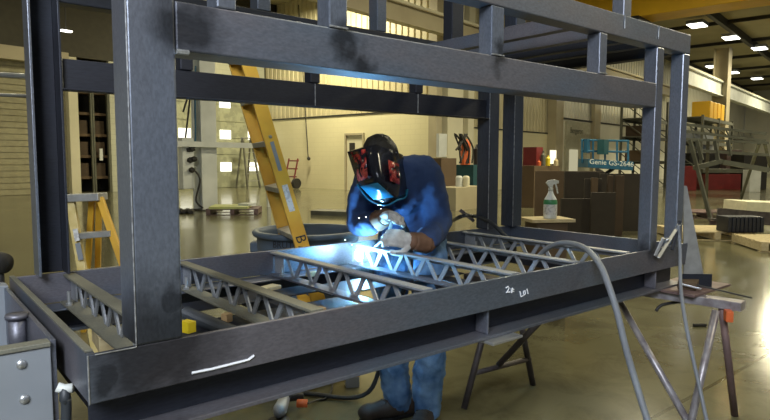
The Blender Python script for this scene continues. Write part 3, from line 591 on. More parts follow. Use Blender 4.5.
# interior cross beams low down and ledges
for x in (.0, 1.15, 2.35, 3.6): upart('cross_beam', x+.062 if x < .1 else x, .12, -.283, (x if x > .1 else .01)+.13, WY-.14, -.2, 'steel_dark')
upart('rear_ledge', X0+.065, WY-.22, -.165, X1-.105, WY-.062, -.1535, 'steel')
upart('front_ledge', X0+.065, .062, -.165, X1-.105, .17, -.154, 'steel_dark')
for (x0, x1, y0, y1) in ((.3, 1.5, .55, .85), (.3, 1.5, 1.05, 1.25), (1.5, 2.6, .9, 1.2)): upart('lower_deck_plate', x0, y0, -.199, x1, y1, -.190, 'steel_dark')  # plates darkened: the shade of the bays is in their colour
# floor joists: trusses
JY0, JY1, JH = .064, WY-.064, .142
for ji, x in enumerate((.263, .855, 1.46, 2.085, 2.67, 3.25)):
    r_ = MB(); ub(r_, x-.030, JY0, -.018, x+.030, JY1, -.006); ub(r_, x+.018, JY0, -.042, x+.030, JY1, -.018)
    j = r_.build('floor_joist', M['steel_olive'] if ji < 2 else M['steel_lt'], sk, bevel=.0015, label=['dusty truss joist nearest the left end', 'dusty truss joist beside the big front post', None, None, None, None][ji])  # joists near the weld get paler steel: arc light put into the colour
    upart('bottom_chord', x-.055, JY0+.03, -JH-.008, x+.030, JY1-.03, -JH+.003, 'steel_olive' if ji < 2 else 'steel', j, .0015)
    nb = 6; L = JY1-JY0-.20; p = L/nb
    for b in range(nb):
        y = JY0+.06+b*p
        for a0, a1 in ((y, y+p/2), (y+p, y+p/2)):
            mb = MB(); mb.bar(U(x+.008, a0+(.012 if a0 < a1 else -.012), -.019), U(x+.008, a1+(-.012 if a0 < a1 else .012), -JH), .019, .006, side=(0,1,0)); mb.build('web_bar', M['steel_lt'], j)
    upart('end_plate', x+.004, JY1-.115, -JH+.004, x+.012, JY1-.002, -.019, 'steel_lt', j, .001)
    mb = MB(); mb.tube([U(x-.04, JY1-.17, -JH+.004), U(x-.04, JY1-.17, -JH+.075)], .006, 8); mb.lathe([(.001,0),(.011,0),(.011,.009),(.001,.009)], U(x-.04, JY1-.17, -JH+.004), 6); mb.build('bolt', M['zinc'], j, label='bright threaded bolt')
# posts
pw = .15
def tube_post(name, x, y, w, z0, z1, m='steel', d=None, label=None):
    return upart(name, x, y, z0, x+w, y+(d or w), z1, m, bevel=.006, label=label)
tube_post('corner_post', .14, -.001, .15, -.0, 2.2, 'steel_post', .151, 'wide front left post, nearest the camera')
# rear left post is an open channel
mb = MB(); x, y = .115, WY-.136
upart('channel_flange', x-.001, y-.002, .001, x+.012, y+.135, 2.2, 'steel_post', bevel=.002); ub(mb, x+.128, y, .001, x+.14, y+.135, 2.2); ub(mb, x+.012, y+.12, .001, x+.128, y+.135, 2.2)  # lit outer flange and shaded inside painted as two steels
mb.build('corner_post', M['steel_dark'], sk, bevel=.002, label='rear left post, an open channel, inner shade coloured dark')
tube_post('corner_post', 3.409, -.001, .09, -.02, 1.316, 'steel_post', .092)
tube_post('corner_post', 3.776, -.001, .09, -.02, 1.316, 'steel_post', .092)
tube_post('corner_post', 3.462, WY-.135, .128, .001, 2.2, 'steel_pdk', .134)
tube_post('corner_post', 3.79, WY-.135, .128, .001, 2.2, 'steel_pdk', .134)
# upper beams
upart('upper_beam', .291, -.001, .93, 3.408, .149, 1.084, 'steel', label='front upper beam')
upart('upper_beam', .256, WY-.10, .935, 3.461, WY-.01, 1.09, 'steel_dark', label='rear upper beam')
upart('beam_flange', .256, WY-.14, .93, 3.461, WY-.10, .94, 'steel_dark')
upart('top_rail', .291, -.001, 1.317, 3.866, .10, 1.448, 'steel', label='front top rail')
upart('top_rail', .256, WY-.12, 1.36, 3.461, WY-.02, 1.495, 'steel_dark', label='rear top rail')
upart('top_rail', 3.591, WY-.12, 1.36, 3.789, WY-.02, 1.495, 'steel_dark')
# uprights between beam and top rail, and the next tier
for x, w in ((-.0, 0), (.43, .07), (.875, .085), (1.80, .09), (2.735, .075)):
    if w: upart('short_upright', x, .0, 1.085, x+w, .085, 1.316, 'steel_post')
for x in (.86, 1.72, 2.65): upart('short_upright', x, WY-.11, 1.091, x+.075, WY-.03, 1.359, 'steel_dark')
for x, w in ((3.0, .085), (.95, .08)): upart('top_upright', x, .01, 1.449, x+w, .09, 2.2, 'steel_post')
for x, w in ((1.34, .09), (2.27, .085), (3.02, .13)): upart('top_upright', x, WY-.12, 1.496, x+w, WY-.02, 2.3, 'steel' if w < .1 else 'steel_dark')
# roof cross channels
for x in (2.70, 3.05, 3.32, 3.58):
    mb = MB(); ub(mb, x, .101, 1.37, x+.008, WY-.121, 1.44); ub(mb, x, .101, 1.44, x+.07, WY-.121, 1.448); ub(mb, x, .101, 1.362, x+.07, WY-.121, 1.37)
    mb.build('roof_channel', M['steel' if x < 3.2 else 'steel_dark'], sk, bevel=.001)  # far channels darker: their shade is put into the steel colour
upart('top_end_rail', 3.776, .101, 1.317, 3.866, WY-.121, 1.448, 'steel_dark')
# weld seams as silver lines, plus painted glints along arc-lit edges
def seam_glint(p0, p1, r=.0022, nm='weld_seam_glint'):
    mb = MB(); mb.tube([U(*p0), U(*p1)], r, 6); mb.build(nm, M['weld'], sk)
seam_glint((.14, -.002, .0), (.14, -.002, 1.7), .0016); seam_glint((0, -.001, -HR), (0, -.001, 0), .0018); seam_glint((.02, -.002, -.001), (.14, -.002, -.001), .0015)
seam_glint((.258, WY-.102, .935), (.258, WY-.102, 1.09), .004)
seam_glint((.291, -.003, .926), (.33, -.003, .926), .006)
for x in (3.462, 3.79): seam_glint((x, WY-.137, .0), (x, WY-.137, 1.7), .002)  # post edges: highlight from the arc drawn as a bright metal line
seam_glint((3.03-.04, -.003, 1.37), (2.99, -.003, 1.446), .0018); seam_glint((3.408, -.003, 1.36), (3.408, -.003, 1.446), .0018)
for x in (1.76, 2.68): seam_glint((x, WY-.103, .94), (x, WY-.103, 1.085), .0025)  # arc-lit edge lines on the rear beam, painted as bright metal
for x, w in ((1.80, .09), (2.735, .075), (.875, .085)): seam_glint((x, -.002, 1.088), (x+w, -.002, 1.088), .003)
# ground patches by the welds: bare grey areas
# chalk writing on the front rail
def on_front(u, v, y=-.002):
    q = FW + RT*((u-385)/FPX) - UP*((v-210)/FPX); return CAM + q*((y-CAM.y)/q.y)
def chalk(strokes, r=.0022):
    mb = MB()
    for s in strokes: mb.tube([on_front(u, v) for u, v in s], r, 5)
    mb.build('chalk_mark', M['chalk'], sk, label='white chalk writing')
chalk([[(506,288),(508,286.5),(509,288),(508,290.5),(506.5,292.5),(510,292)], [(511,289),(514,289.5)], [(511,291),(514,291.5)], [(512.5,287.8),(511.5,293)]])
chalk([[(520,291.5),(521,296.8),(523.5,295.5)], [(523.6,291.5),(523.2,294),(524.5,295),(525.5,293),(525,290.5),(523.6,291.5)], [(527,289),(528,293.8)]])
chalk([[(192,373),(212,369),(232,364),(248,360),(254,355.5)]], .0035)
# pieces lying in the frame bays
def solo_px(): pass
# ------------------------------------------------------------------ neighbouring steel box at left
bx = thing('steel_trough', (-.55, .6, 0), 'grey steel box with bolted side standing left of the frame corner', 'box')
TZ = .818; RX = -.022
mb = MB(); mb.lim((RX-.012, .20, .30), (RX, 1.05, TZ)); mb.build('side_plate', M['steel'], bx, bevel=.001)
mb = MB(); mb.lim((-1.4, .19, .0), (RX-.013, .205, TZ-.012)); mb.build('front_plate', M['grey'], bx, bevel=.002, label='light grey front plate')
mb = MB(); mb.lim((-1.4, .185, TZ-.011), (RX-.013, .225, TZ)); mb.build('top_flange', M['steel_olive'], bx, bevel=.002)
mb = MB(); mb.lim((-1.4, 1.04, .30), (RX-.013, 1.05, TZ-.03)); mb.lim((-1.4, .206, .55), (RX-.013, 1.039, .56)); mb.build('tray', M['steel'], bx)
def on_y(u, v, y):
    q = FW + RT*((u-385)/FPX) - UP*((v-210)/FPX); return CAM + q*((y-CAM.y)/q.y)
for u, v in ((21.5, 364.5), (24.5, 399.5)):
    p = on_y(u, v, .188); mb = MB(); mb.lathe([(.001,.004),(.009,.003),(.011,0),(.011,-.003)], p, 14, (0,-1,0)); mb.build('bolt_head', M['zinc'], bx, True)
p = on_y(17, 322, .50); mb = MB(); mb.tube([p+V((0,0,-.10)), p+V((0,0,.01))], .022, 12); mb.lathe([(.001,.01),(.028,.01),(.028,.022),(.001,.022)], p, 12); mb.build('pipe_stub', M['steel'], bx, True)
p = on_y(2, 275, .95); mb = MB(); mb.lim((p.x-.10, .93, .30), (p.x+.014, .99, .825)); mb.build('corner_upright', M['grey'], bx, bevel=.003)
p = at(0, 263, 2.7); mb = MB(); mb.lathe([(.001,-.03),(.045,-.03),(.05,0),(.045,.03),(.001,.03)], p, 20, (.5,-.8,0)); t = solo(mb, 'grinding_disc', M['dark'], 'dark round disc standing at the left picture edge', 'disc', smooth=True)
mb = MB(); mb.tube([V((p.x, p.y, .0)), V((p.x, p.y, p.z-.05))], .015, 8); mb.build('stand', M['dark'], t)
# corner support under the front left corner, with hose
js = thing('jack_stand', (.05, .06, 0), 'worn pipe jack under the front left corner of the frame', 'stand')
mb = MB(); mb.tube([V((.045, .05, 0)), V((.045, .05, .55))], .03, 14); mb.build('tube', M['pipe'], js, True)
mb = MB(); mb.tube([V((.045, .05, .55)), V((.045, .05, .612))], .018, 12); mb.build('screw', M['zinc'], js, True)
mb = MB(); mb.lim((-.05, -.05, 0), (.14, .15, .012)); mb.build('base_plate', M['dark'], js)
mb = MB(); mb.tube(curve_pts([on_y(65, 389, .16), on_y(65, 400, .15), on_y(66, 430, .15), V((-.06, .13, .012))], 6), .012, 8); t = solo(mb, 'air_hose', M['hose_dk'], 'dark blue hose hanging between the grey box and the frame corner', 'hose', smooth=True)
mb = MB(); mb.tube([on_y(57, 387, .165), on_y(64, 389, .16), on_y(73, 388, .15)], .011, 10); mb.build('white_fitting', M['white'], t, True, label='white elbow fitting')
# ------------------------------------------------------------------ trestles
def trestle(name, feet, apex, beam, cb, brace, m, label, mats=None):
    t = thing(name, ((V(feet[0])+V(feet[1]))/2), label, 'trestle')
    mm = mats or [m, m]
    for f, a, k in zip(feet, apex, mm): mb = MB(); mb.tube([V(f), V(a)], .0165, 12); mb.build('leg', M[k], t, True)
    mb = MB(); mb.bar(beam[0], beam[1], .075, .04, side=V((1,0,0))); mb.build('top_beam', M[m if mats is None else 'pipe_lt'], t, bevel=.003)
    if cb: mb = MB(); mb.tube(cb, .014, 10); mb.build('crossbar', M[m], t, True)
    mb = MB(); mb.tube(brace, .0165, 12); mb.build('brace', M[m], t, True); return t
trestle('pipe_trestle', [(1.853,.65,0),(2.385,.63,0)], [(2.075,.65,.575),(2.20,.63,.575)], [V((2.14,.2,.596)),V((2.14,.9,.596))],
        [V((1.915,.65,.165)),V((2.35,.63,.155))], [V((2.10,.64,.172)),V((2.14,.3,.58))], 'pipe_dk', 'dark brown pipe trestle under the middle of the frame')
rt = trestle('pipe_trestle', [(2.285,-.24,0),(2.815,-.24,0)], [(2.535,-.24,.565),(2.60,-.24,.565)], [V((2.53,.55,.588)),V((2.62,-.32,.588))],
        None, [V((2.335,-.225,.10)),V((2.55,.26,.56))], 'pipe_lt', 'worn grey pipe trestle under the right end of the frame', ['pipe_lt','rust'])
# things lying on the right trestle
def px_bar(name, u0, v0, d0, u1, v1, d1, w, h, m, label, cat, side=(0,0,1), bevel=.001):
    mb = MB(); mb.bar(at(u0,v0,d0), at(u1,v1,d1), w, h, side=side); return solo(mb, name, M[m], label, cat, bevel=bevel)
DR = (V((2.6,-.2,.62))-CAM).dot(FW)
tz = .612
def onz(u, v, z): q = FW + RT*((u-385)/FPX) - UP*((v-210)/FPX); return CAM + q*((z-CAM.z)/q.z)
a = onz(684, 297, tz); b = onz(722, 299, tz)
mb = MB(); mb.lim((2.52, -.15, .609), (2.93, .10, .621)); solo(mb, 'wood_board', M['rust'], 'thin wooden board lying on the right trestle', 'board', bevel=.002)
mb = MB(); c = onz(700, 289, .64); mb.box((2.66, -.06, .641), (.12, .08, .038), Matrix.Rotation(.3, 3, 'Z')); solo(mb, 'wood_block', M['card2'], 'rough wooden block on the board behind the dark plate', 'block', bevel=.003)
a, b = onz(681, 281, .665), onz(713, 281, .665); mb = MB(); a = at(679, 272.5, 2.93); b = at(712, 273.5, 2.93); a.z = b.z = .653; mb.bar(a, b, .064, .006, side=(0,0,1)); solo(mb, 'steel_plate', M['steel_dark'], 'dark upright steel plate just below the frame right corner', 'plate')
px_bar('steel_rod', 680, 281, 2.88, 752, 298, 2.75, .007, .007, 'dark', 'thin dark rod sticking out right from the trestle', 'rod')
px_bar('welding_wire_rod', 681, 284, 2.84, 701, 289, 2.80, .008, .008, 'zinc', 'short bright rod on the trestle next to the grey hose', 'rod')
mb = MB(); c = V((2.63,-.285,.0)); pp = V((2.555,-.285,.548)); mb.box(pp, (.05,.03,.05), Matrix.Rotation(.6,3,'Z')); solo(mb, 'strap_hook', M['orange'], 'orange strap end hanging under the right trestle tip', 'strap', bevel=.004)
mb = MB(); mb.tube(curve_pts([at(656,311,2.9), at(662,305,2.9), at(680,302,2.9), at(700,302,2.86)], 6), .008, 6); solo(mb, 'bent_cable', M['dark'], 'bent dark cable hooked below the right trestle beam', 'cable', smooth=True)
mb = MB(); mb.tube([onfloor(693, 325, .012), onfloor(706, 325, .012)], .012, 8); solo(mb, 'pipe_offcut', M['dark'], 'short black pipe offcut on the floor beyond the right trestle', 'pipe')
# galvanised strip leaning behind the corner post
mb = MB(); pz = [at(683.5,186,3.02), at(687,186,3.02), at(705,281.5,3.0), at(684,281.5,3.0)]; mb.prism(pz, V((.004,.006,0))); solo(mb, 'galvanised_sheet', M['alu'], 'narrow galvanised sheet leaning behind the right corner post', 'sheet')
# ground clamp on the front rail
gc = thing('ground_clamp', on_front(665, 240, -.03), 'silver welding ground clamp gripping the front rail by the corner post', 'clamp')
for (u0, v0, u1, v1, w, nm) in [(680,223,658,258,.016,'jaw'),(663,238,655,256,.014,'jaw')]:
    mb = MB(); mb.bar(on_front(u0, v0, -.03), on_front(u1, v1, -.022), w, .012, side=RT); mb.build(nm, M['zinc'], gc, bevel=.002)
mb = MB(); mb.bar(on_front(680, 221, -.03), on_front(672, 250, -.035), .014, .01, side=RT); mb.build('handle', M['steel_dark'], gc, bevel=.002)
mb = MB(); mb.ball(on_front(667, 240, -.025), .011, 2); mb.build('pivot', M['zinc'], gc, True)
# cables
mb = MB(); mb.tube(curve_pts([on_y(678, 225, -.035), on_y(680, 250, -.05), on_y(681, 290, -.12), on_y(687, 330, -.2), on_y(699, 385, -.28), on_y(712, 440, -.36), on_y(735, 500, -.45), V((2.2, -.65, .011))], 8), .0085, 8)
solo(mb, 'ground_cable', M['hose'], 'thin grey cable hanging from the clamp past the right trestle', 'cable', smooth=True)
pts = [at(535, 262, 2.95), at(545, 250, 2.86), at(559, 243.5, 2.74), at(574, 244, 2.62), at(588, 250.5, 2.48), at(600, 265, 2.34), at(608, 284, 2.27), at(617, 312, 2.24), at(625, 345, 2.22), at(635, 380, 2.2), at(649, 425, 2.15), at(668, 480, 2.1), V((1.62, -.60, .1)), V((1.8, -.75, .014))]
mb = MB(); mb.tube(curve_pts(pts, 8), .0125, 10); solo(mb, 'welding_cable', M['hose'], 'thick grey welding cable draped over the front rail to the floor', 'cable', smooth=True)
mb = MB(); mb.tube(curve_pts([onfloor(430, 236), at(452, 221, 3.75), at(472, 216, 3.7), at(490, 222, 3.5), at(505, 236, 3.4), at(512, 243, 3.35)], 8), .012, 8); solo(mb, 'torch_hose', M['hose_dk'], 'dark hose arching over the rear rail beside the dark posts', 'hose', smooth=True)
px_bar('steel_bar', 460, 210, 3.85, 474, 221, 3.85, .022, .022, 'pipe_dk', 'short dark bar leaning behind the rear rail near the welder', 'bar')
# ------------------------------------------------------------------ ladders
t = thing('stepladder', at(88, 262, 3.6), 'short yellow stepladder with grey top seen between the left posts', 'ladder')
t.location = V((t.location.x, t.location.y, 0))
dS = 3.6
def slp(u, v, d=dS): return at(u, v, d)
def to_floor(a, b):
    k = a.z/(a.z-b.z); return a + (b-a)*k
for (a, b, m, nm, w) in [((70,198),(81,262),'yellow_pale','side_rail',.05),((100,198),(118,250),'yellow','side_rail',.04)]:
    A = slp(*a); Bq = slp(*b, 3.55); F_ = to_floor(A, Bq); mb = MB(); mb.bar(A, F_, w, .028, side=RT); mb.build(nm, M[m], t, bevel=.003, label='pale worn side rail' if m == 'yellow_pale' else None)
for a, b in (((92,200),(88,262)), ((99,200),(98,262))):
    A = slp(*a, 3.68); Bq = slp(*b, 3.95 if a[0] == 92 else 4.05); F_ = to_floor(A, Bq); mb = MB(); mb.bar(A, F_, .034, .025, side=RT); mb.build('rear_rail', M['yellow'], t, bevel=.003)
mb = MB(); mb.bar(slp(66, 198, 3.62), slp(103, 196.5, 3.62), .045, .13, side=(0,0,1)); mb.build('top_cap', M['alu'], t, bevel=.004)
for v0, v1, u0, u1 in ((236,233,77,113), (273,269,84,122), (308,304,91,131)): mb = MB(); mb.bar(slp(u0, v0, 3.58), slp(u1, v1, 3.58), .035, .08, side=(0,0,1)); mb.build('step', M['alu'], t, bevel=.003)
mb = MB(); A = slp(75, 229, 3.53); B_ = slp(77.5, 241, 3.525); mb.bar(A, B_, .028, .003, side=RT); mb.build('label', M['label'], t); mb = MB(); mb.bar(slp(77.5, 243, 3.52), slp(81, 260, 3.515), .030, .003, side=RT); mb.build('blue_label', M['grey'], t)
# tall leaning ladder
t = thing('fibreglass_ladder', (0,0,0), 'tall yellow fibreglass ladder leaning beside the grey bucket', 'ladder')
NA, NB = at(302.5, 246, 3.44), at(248, 62, 3.54)
F1 = to_floor(NB, NA); T1 = NB + (NB-NA)*.09
view = at(280, 160, 1)-CAM; view.z = 0; view.normalize(); vo = (Matrix.Rotation(math.radians(13), 3, 'Z') @ view)*.40
t.location = V((F1.x, F1.y, 0)); ldir = (T1-F1).normalized(); wside = ldir.cross(vo.normalized()).normalized()
def ch(name, a, b, flip, m):
    mb = MB(); mb.bar(a, b, .080, .006, side=wside); n = vo.normalized()*flip
    for s in (-1, 1): q = wside*(s*.037)+n*.012; mb.bar(a+q, b+q, .006, .024, side=wside)
    return mb.build(name, m, t, bevel=.001)
ch('side_rail', F1, T1, 1, M['yellow']); ch('side_rail', F1+vo, T1+vo, -1, M['yellow'])
k = 0.28
while k < 2.1:
    p = F1 + ldir*k; mb = MB(); mb.bar(p+vo*.03, p+vo*.97, .03, .085, side=ldir.cross(vo).cross(vo)); mb.build('step', M['alu'], t, bevel=.002); k += .285
def rail_pt(u0, v0, off=.0045):
    # point on near rail web at picture height v0
    f = (v0-246)/(62-246); return NA.lerp(NB, f) - vo.normalized()*off
for v0, v1, w, m, nm in ((186,212,.034,'label','white_label'),(143,172,.022,'grey','grey_label')):
    mb = MB(); mb.bar(rail_pt(0, v0), rail_pt(0, v1), w, .002, side=wside); mb.build(nm, M[m], t)
mb = MB(); mb.ball(rail_pt(0, 138), .012, 1); mb.build('rivet', M['zinc'], t)
tx = wside if wside.dot(RT) > 0 else -wside
text_part('maker_lettering', 'B', .085, rail_pt(0, 239, .006), -ldir, tx, M['ink'], t); text_part('maker_lettering', 'A', .085, rail_pt(0, 249.5, .006), -ldir, tx, M['ink'], t)
# ------------------------------------------------------------------ grey bucket
bc = at(308, 229, 4.06); rz = bc.z; bk = thing('round_bin', (bc.x, bc.y, 0), 'large round grey-blue plastic bin behind the rear rail and ladder', 'bin')
R0 = .345
mb = MB(); mb.lathe([(.001,.01),(R0*.80,.0),(R0*.82,.02),(R0*.99,rz-.09),(R0*.99,rz-.04),(R0*1.06,rz-.035),(R0*1.08,rz-.012),(R0*1.05,rz),(R0*.97,rz),(R0*.955,rz-.03),(R0*.93,rz-.12),(R0*.78,.04),(.001,.04)], (bc.x, bc.y, 0), 48); mb.build('body', M['bucket'], bk, True)
for s in (-1, 1):
    d_ = RT*s; d_.z = 0; d_.normalize(); q = V((bc.x, bc.y, rz-.12)) + d_*(R0*1.03); mb = MB(); mb.box(q, (.06,.10,.07), Matrix.Rotation(-YAW, 3, 'Z')); mb.build('handle', M['bucket'], bk, bevel=.01)
vd = (CAM - V((bc.x, bc.y, 0))); vd.z = 0; vd.normalize(); vr = V((-vd.y, vd.x, 0))
if vr.dot(RT) < 0: vr = -vr
def bend(co, zc=.703, a0=-.44):
    th = co.x/(R0*1.0) + a0; zz = zc + co.y; rr_ = R0*(.99 - (rz-.09-zz)*.17*(1 if zz < rz-.09 else 0)) + .003 + co.z
    return V((bc.x, bc.y, zz)) + (vd*math.cos(th) + vr*math.sin(th))*rr_
def bend2(co): return bend(co)
text_part('raised_lettering', 'BRUTE', .060, None, None, None, M['ink'], bk, fn=bend)
# ------------------------------------------------------------------ things seen under and inside the frame
gr = thing('angle_grinder', onfloor(283, 410), 'angle grinder with red handle lying on the floor under the frame', 'grinder')
g0 = onfloor(282, 405, .05); dg_ = V((RT.x, RT.y, 0)).normalized(); dn = V((0,0,1)).cross(dg_)
mb = MB(); mb.tube([g0 - dn*.10, g0 - dn*.06, g0+dn*.02, g0+dn*.08], [.022,.034,.03,.026], 12); mb.build('motor_body', M['steel_lt'], gr, True)
mb = MB(); mb.tube([g0+dn*.07, g0+dn*.10+dg_*.03, g0+dn*.11+dg_*.09], [.02,.022,.02], 10); mb.build('handle', M['dark'], gr, True)
mb = MB(); mb.tube([g0+dn*.02+dg_*.07, g0+dn*.02+dg_*.12], .02, 10); mb.build('red_grip', M['orange'], gr, True)
mb = MB(); mb.lathe([(.001,0),(.05,0),(.05,.004),(.001,.004)], g0-dn*.09-V((0,0,.035)), 20); mb.build('disc', M['dark'], gr, True)
mb = MB(); mb.tube(curve_pts([g0+dn*.02+dg_*.12, onfloor(318, 400, .01), onfloor(326, 398, .01), onfloor(332, 387, .01), onfloor(330, 360, .01), onfloor(300, 345, .01)], 8), .006, 6); mb.build('power_cord', M['blk'], gr, True)
p = onfloor(352, 386, 0); mb = MB(); mb.box((p.x, p.y, .03), (.075,.06,.06), Matrix.Rotation(-.5,3,'Z')); t = solo(mb, 'parts_box', M['grey'], 'small blue-grey box on the floor under the frame, left of the boots', 'box', bevel=.004)
mb = MB(); mb.box((p.x, p.y, .064), (.075,.06,.008), Matrix.Rotation(-.5,3,'Z')); mb.build('lid', M['wood'], t)
lv = DECK - .20*KS
def onl(u, v, z): return onz(u, v, z)
def blk(name, u, v, z, size, rot, m, label, cat='block', bevel=.002):
    p = onz(u, v, z); mb = MB(); mb.box(p + V((0,0,size[2]/2)), size, Matrix.Rotation(rot, 3, 'Z')); return solo(mb, name, M[m], label, cat, bevel=bevel)
zl = DECK - .199*KS
w1 = blk('wood_offcut', 104, 346, .627, (.05,.16,.05), -.1, 'wood_pale', 'pale wood offcut under the left end of the frame')
w2 = blk('yellow_clamp', 188, 332, .720, (.03,.04,.034), .3, 'yel_pl', 'yellow plastic clip in the bay behind the big front post', 'clip')
w3 = blk('wood_offcut', 227, 322, .694, (.03,.025,.03), .4, 'wood', 'small orange-brown wood piece in the second bay', 'block')
w4 = blk('wood_offcut', 268, 290, .719, (.10,.05,.015), .3, 'wood_pale', 'pale wood strip on the rear ledge of the second bay')
w5 = blk('wood_offcut', 318, 311, .694, (.05,.035,.012), .2, 'wood', 'tan wood piece in the bay right of the third joist')
w6 = blk('wood_offcut', 312, 276, .7195, (.05,.03,.02), .2, 'wood_pale', 'small bright wood chip seen through the third joist')
a, b = onz(186, 313, .715), onz(236, 334, .715)
mb = MB(); P_ = [a.lerp(b, i/60) for i in range(61)]; mb.tube(P_, [.023 if i % 2 else .014 for i in range(61)], 12); solo(mb, 'ribbed_hose', M['hose_dk'], 'black ribbed hose lying in the bay right of the big front post', 'hose')
# ------------------------------------------------------------------ the welder
def remesh(o, vox, smooth=4, fac=.6):
    r = o.modifiers.new('remesh', 'REMESH'); r.mode = 'VOXEL'; r.voxel_size = vox; r.use_smooth_shade = True
    s = o.modifiers.new('smooth', 'SMOOTH'); s.iterations = smooth; s.factor = fac
def blob(mb, pts, rs, n=14):
    # tapered limb with round ends, resampled
    P = curve_pts(pts, 5); R = []
    for i in range(len(P)):
        f = i/(len(P)-1)*(len(rs)-1); k = min(int(f), len(rs)-2); R.append(rs[k]+(rs[k+1]-rs[k])*(f-k))
    mb.tube(P, R, n); mb.ball(P[0], R[0], 2); mb.ball(P[-1], R[-1], 2)
HC = at(380, 163, 2.80)
an1, an2 = onz(398, 396, .10), onz(427, 402, .10)
kn1, kn2 = at(389, 318, 2.93), at(431, 318, 2.83)
hp1, hp2 = at(397, 236, 3.14), at(426, 236, 3.07)
pel = (hp1+hp2)/2 + V((0,0,.03)); bel = at(408, 212, 3.09); che = at(402, 189, 2.99); nk0 = at(397, 172, 2.93)
sR, sL = at(368, 183, 2.96), at(425, 175, 2.93)
eR, eL = at(359, 222, 3.02), at(438, 222, 2.98)
wR, wL = at(376, 223, 2.84), at(426, 242, 2.78)
person = thing('person', ((an1+an2)/2).x and V(((an1.x+an2.x)/2, (an1.y+an2.y)/2, 0)), 'person in blue work jacket, jeans and black welding helmet, bent over welding the frame', 'person')
shd = (sL-sR).normalized()
def torso(mb, e=0):
    for c, rx, ry, rz in ((pel, .155, .115, .11), (bel, .15, .115, .13), (che, .165, .125, .13), (che.lerp(nk0, .55), .17, .10, .085)):
        R = Matrix((shd, V((0,0,1)).cross(shd).normalized(), V((0,0,1)))).transposed(); mb.ball(c, 1, 3, (rx+e, ry+e, rz+e), R)
mb = MB(); torso(mb, -.014)
blob(mb, [nk0, HC + V((0,0,-.03))], [.06, .055])
Rh = None
tc = -V((FW.x, FW.y, 0)).normalized(); rt_ = V((RT.x, RT.y, 0)).normalized()
hf = (tc*.80 - V((0,0,1))*.52 - rt_*.34).normalized(); hu = (V((0,0,1)) - hf*hf.z).normalized(); hs = hu.cross(hf) * -1   # hs: towards image right
if hs.dot(RT) < 0: hs = -hs
Rh = Matrix((hs, -hf, hu)).transposed()
mb.ball(HC, 1, 3, (.076, .095, .115), Rh); mb.ball(HC + hf*.02 - hu*.06, 1, 3, (.058, .07, .065), Rh)
mb.ball(HC + hf*.098 - hu*.012, .014, 2); mb.ball(HC + hf*.104 - hu*.026, .015, 2)
for s in (-1, 1):
    mb.ball(HC + hs*.078*s - hu*.01, 1, 2, (.012, .022, .032), Rh)
    mb.ball(HC + hf*.082 + hs*.03*s + hu*.012, .014, 2)
mb.ball(HC + hf*.088 - hu*.062, 1, 2, (.024, .012, .008), Rh)
blob(mb, [sR, eR, wR], [.05, .042, .03]); blob(mb, [sL, eL, wL], [.05, .042, .03])
blob(mb, [hp1, kn1, an1], [.085, .052, .036]); blob(mb, [hp2, kn2, an2], [.085, .052, .036])
for h, w, e in ((wR, at(388, 217, 2.80), eR), (wL, at(408, 240, 2.74), eL)): blob(mb, [h, w], [.028, .02])
for a_ in (an1, an2): blob(mb, [a_, V((a_.x, a_.y, .05))], [.036, .036])
o = mb.build('body', M['skin'], person, True); remesh(o, .010, 3)
mb = MB(); mb.ball(HC + hu*.012 - hf*.012, 1, 3, (.088, .106, .126), Rh); mb.ball(HC - hf*.05 - hu*.03, 1, 3, (.075, .06, .09), Rh)
o = mb.build('hair', M['hair'], person, True)
tx_ = bpy.data.textures.new('hair_noise', 'CLOUDS'); tx_.noise_scale = .02
dm = o.modifiers.new('tufts', 'DISPLACE'); dm.texture = tx_; dm.strength = .012
# jacket
mb = MB(); torso(mb, .006); blob(mb, [che.lerp(nk0, .5), nk0 + V((0,0,.012))], [.12, .075])
blob(mb, [nk0.lerp(sR, .35), sR, eR, wR.lerp(eR, .12)], [.085, .078, .066, .052]); blob(mb, [nk0.lerp(sL, .35), sL, eL, wL.lerp(eL, .12)], [.09, .082, .068, .054])
o = mb.build('work_jacket', M['jacket'], person, True); remesh(o, .009, 5)
tw = bpy.data.textures.new('folds', 'CLOUDS'); tw.noise_scale = .07; d2_ = o.modifiers.new('folds', 'DISPLACE'); d2_.texture = tw; d2_.strength = .028
# jeans
mb = MB(); mb.ball(pel - V((0,0,.05)), 1, 3, (.145, .11, .11), Matrix((shd, V((0,0,1)).cross(shd).normalized(), V((0,0,1)))).transposed())
for hp, kn, an in ((hp1, kn1, an1), (hp2, kn2, an2)): blob(mb, [hp, kn, an + V((0,0,-.02))], [.105, .080, .066])
o = mb.build('jeans', M['denim'], person, True); remesh(o, .009, 4)
d3_ = o.modifiers.new('folds', 'DISPLACE'); tj = bpy.data.textures.new('jean_folds', 'CLOUDS'); tj.noise_scale = .05; d3_.texture = tj; d3_.strength = .03
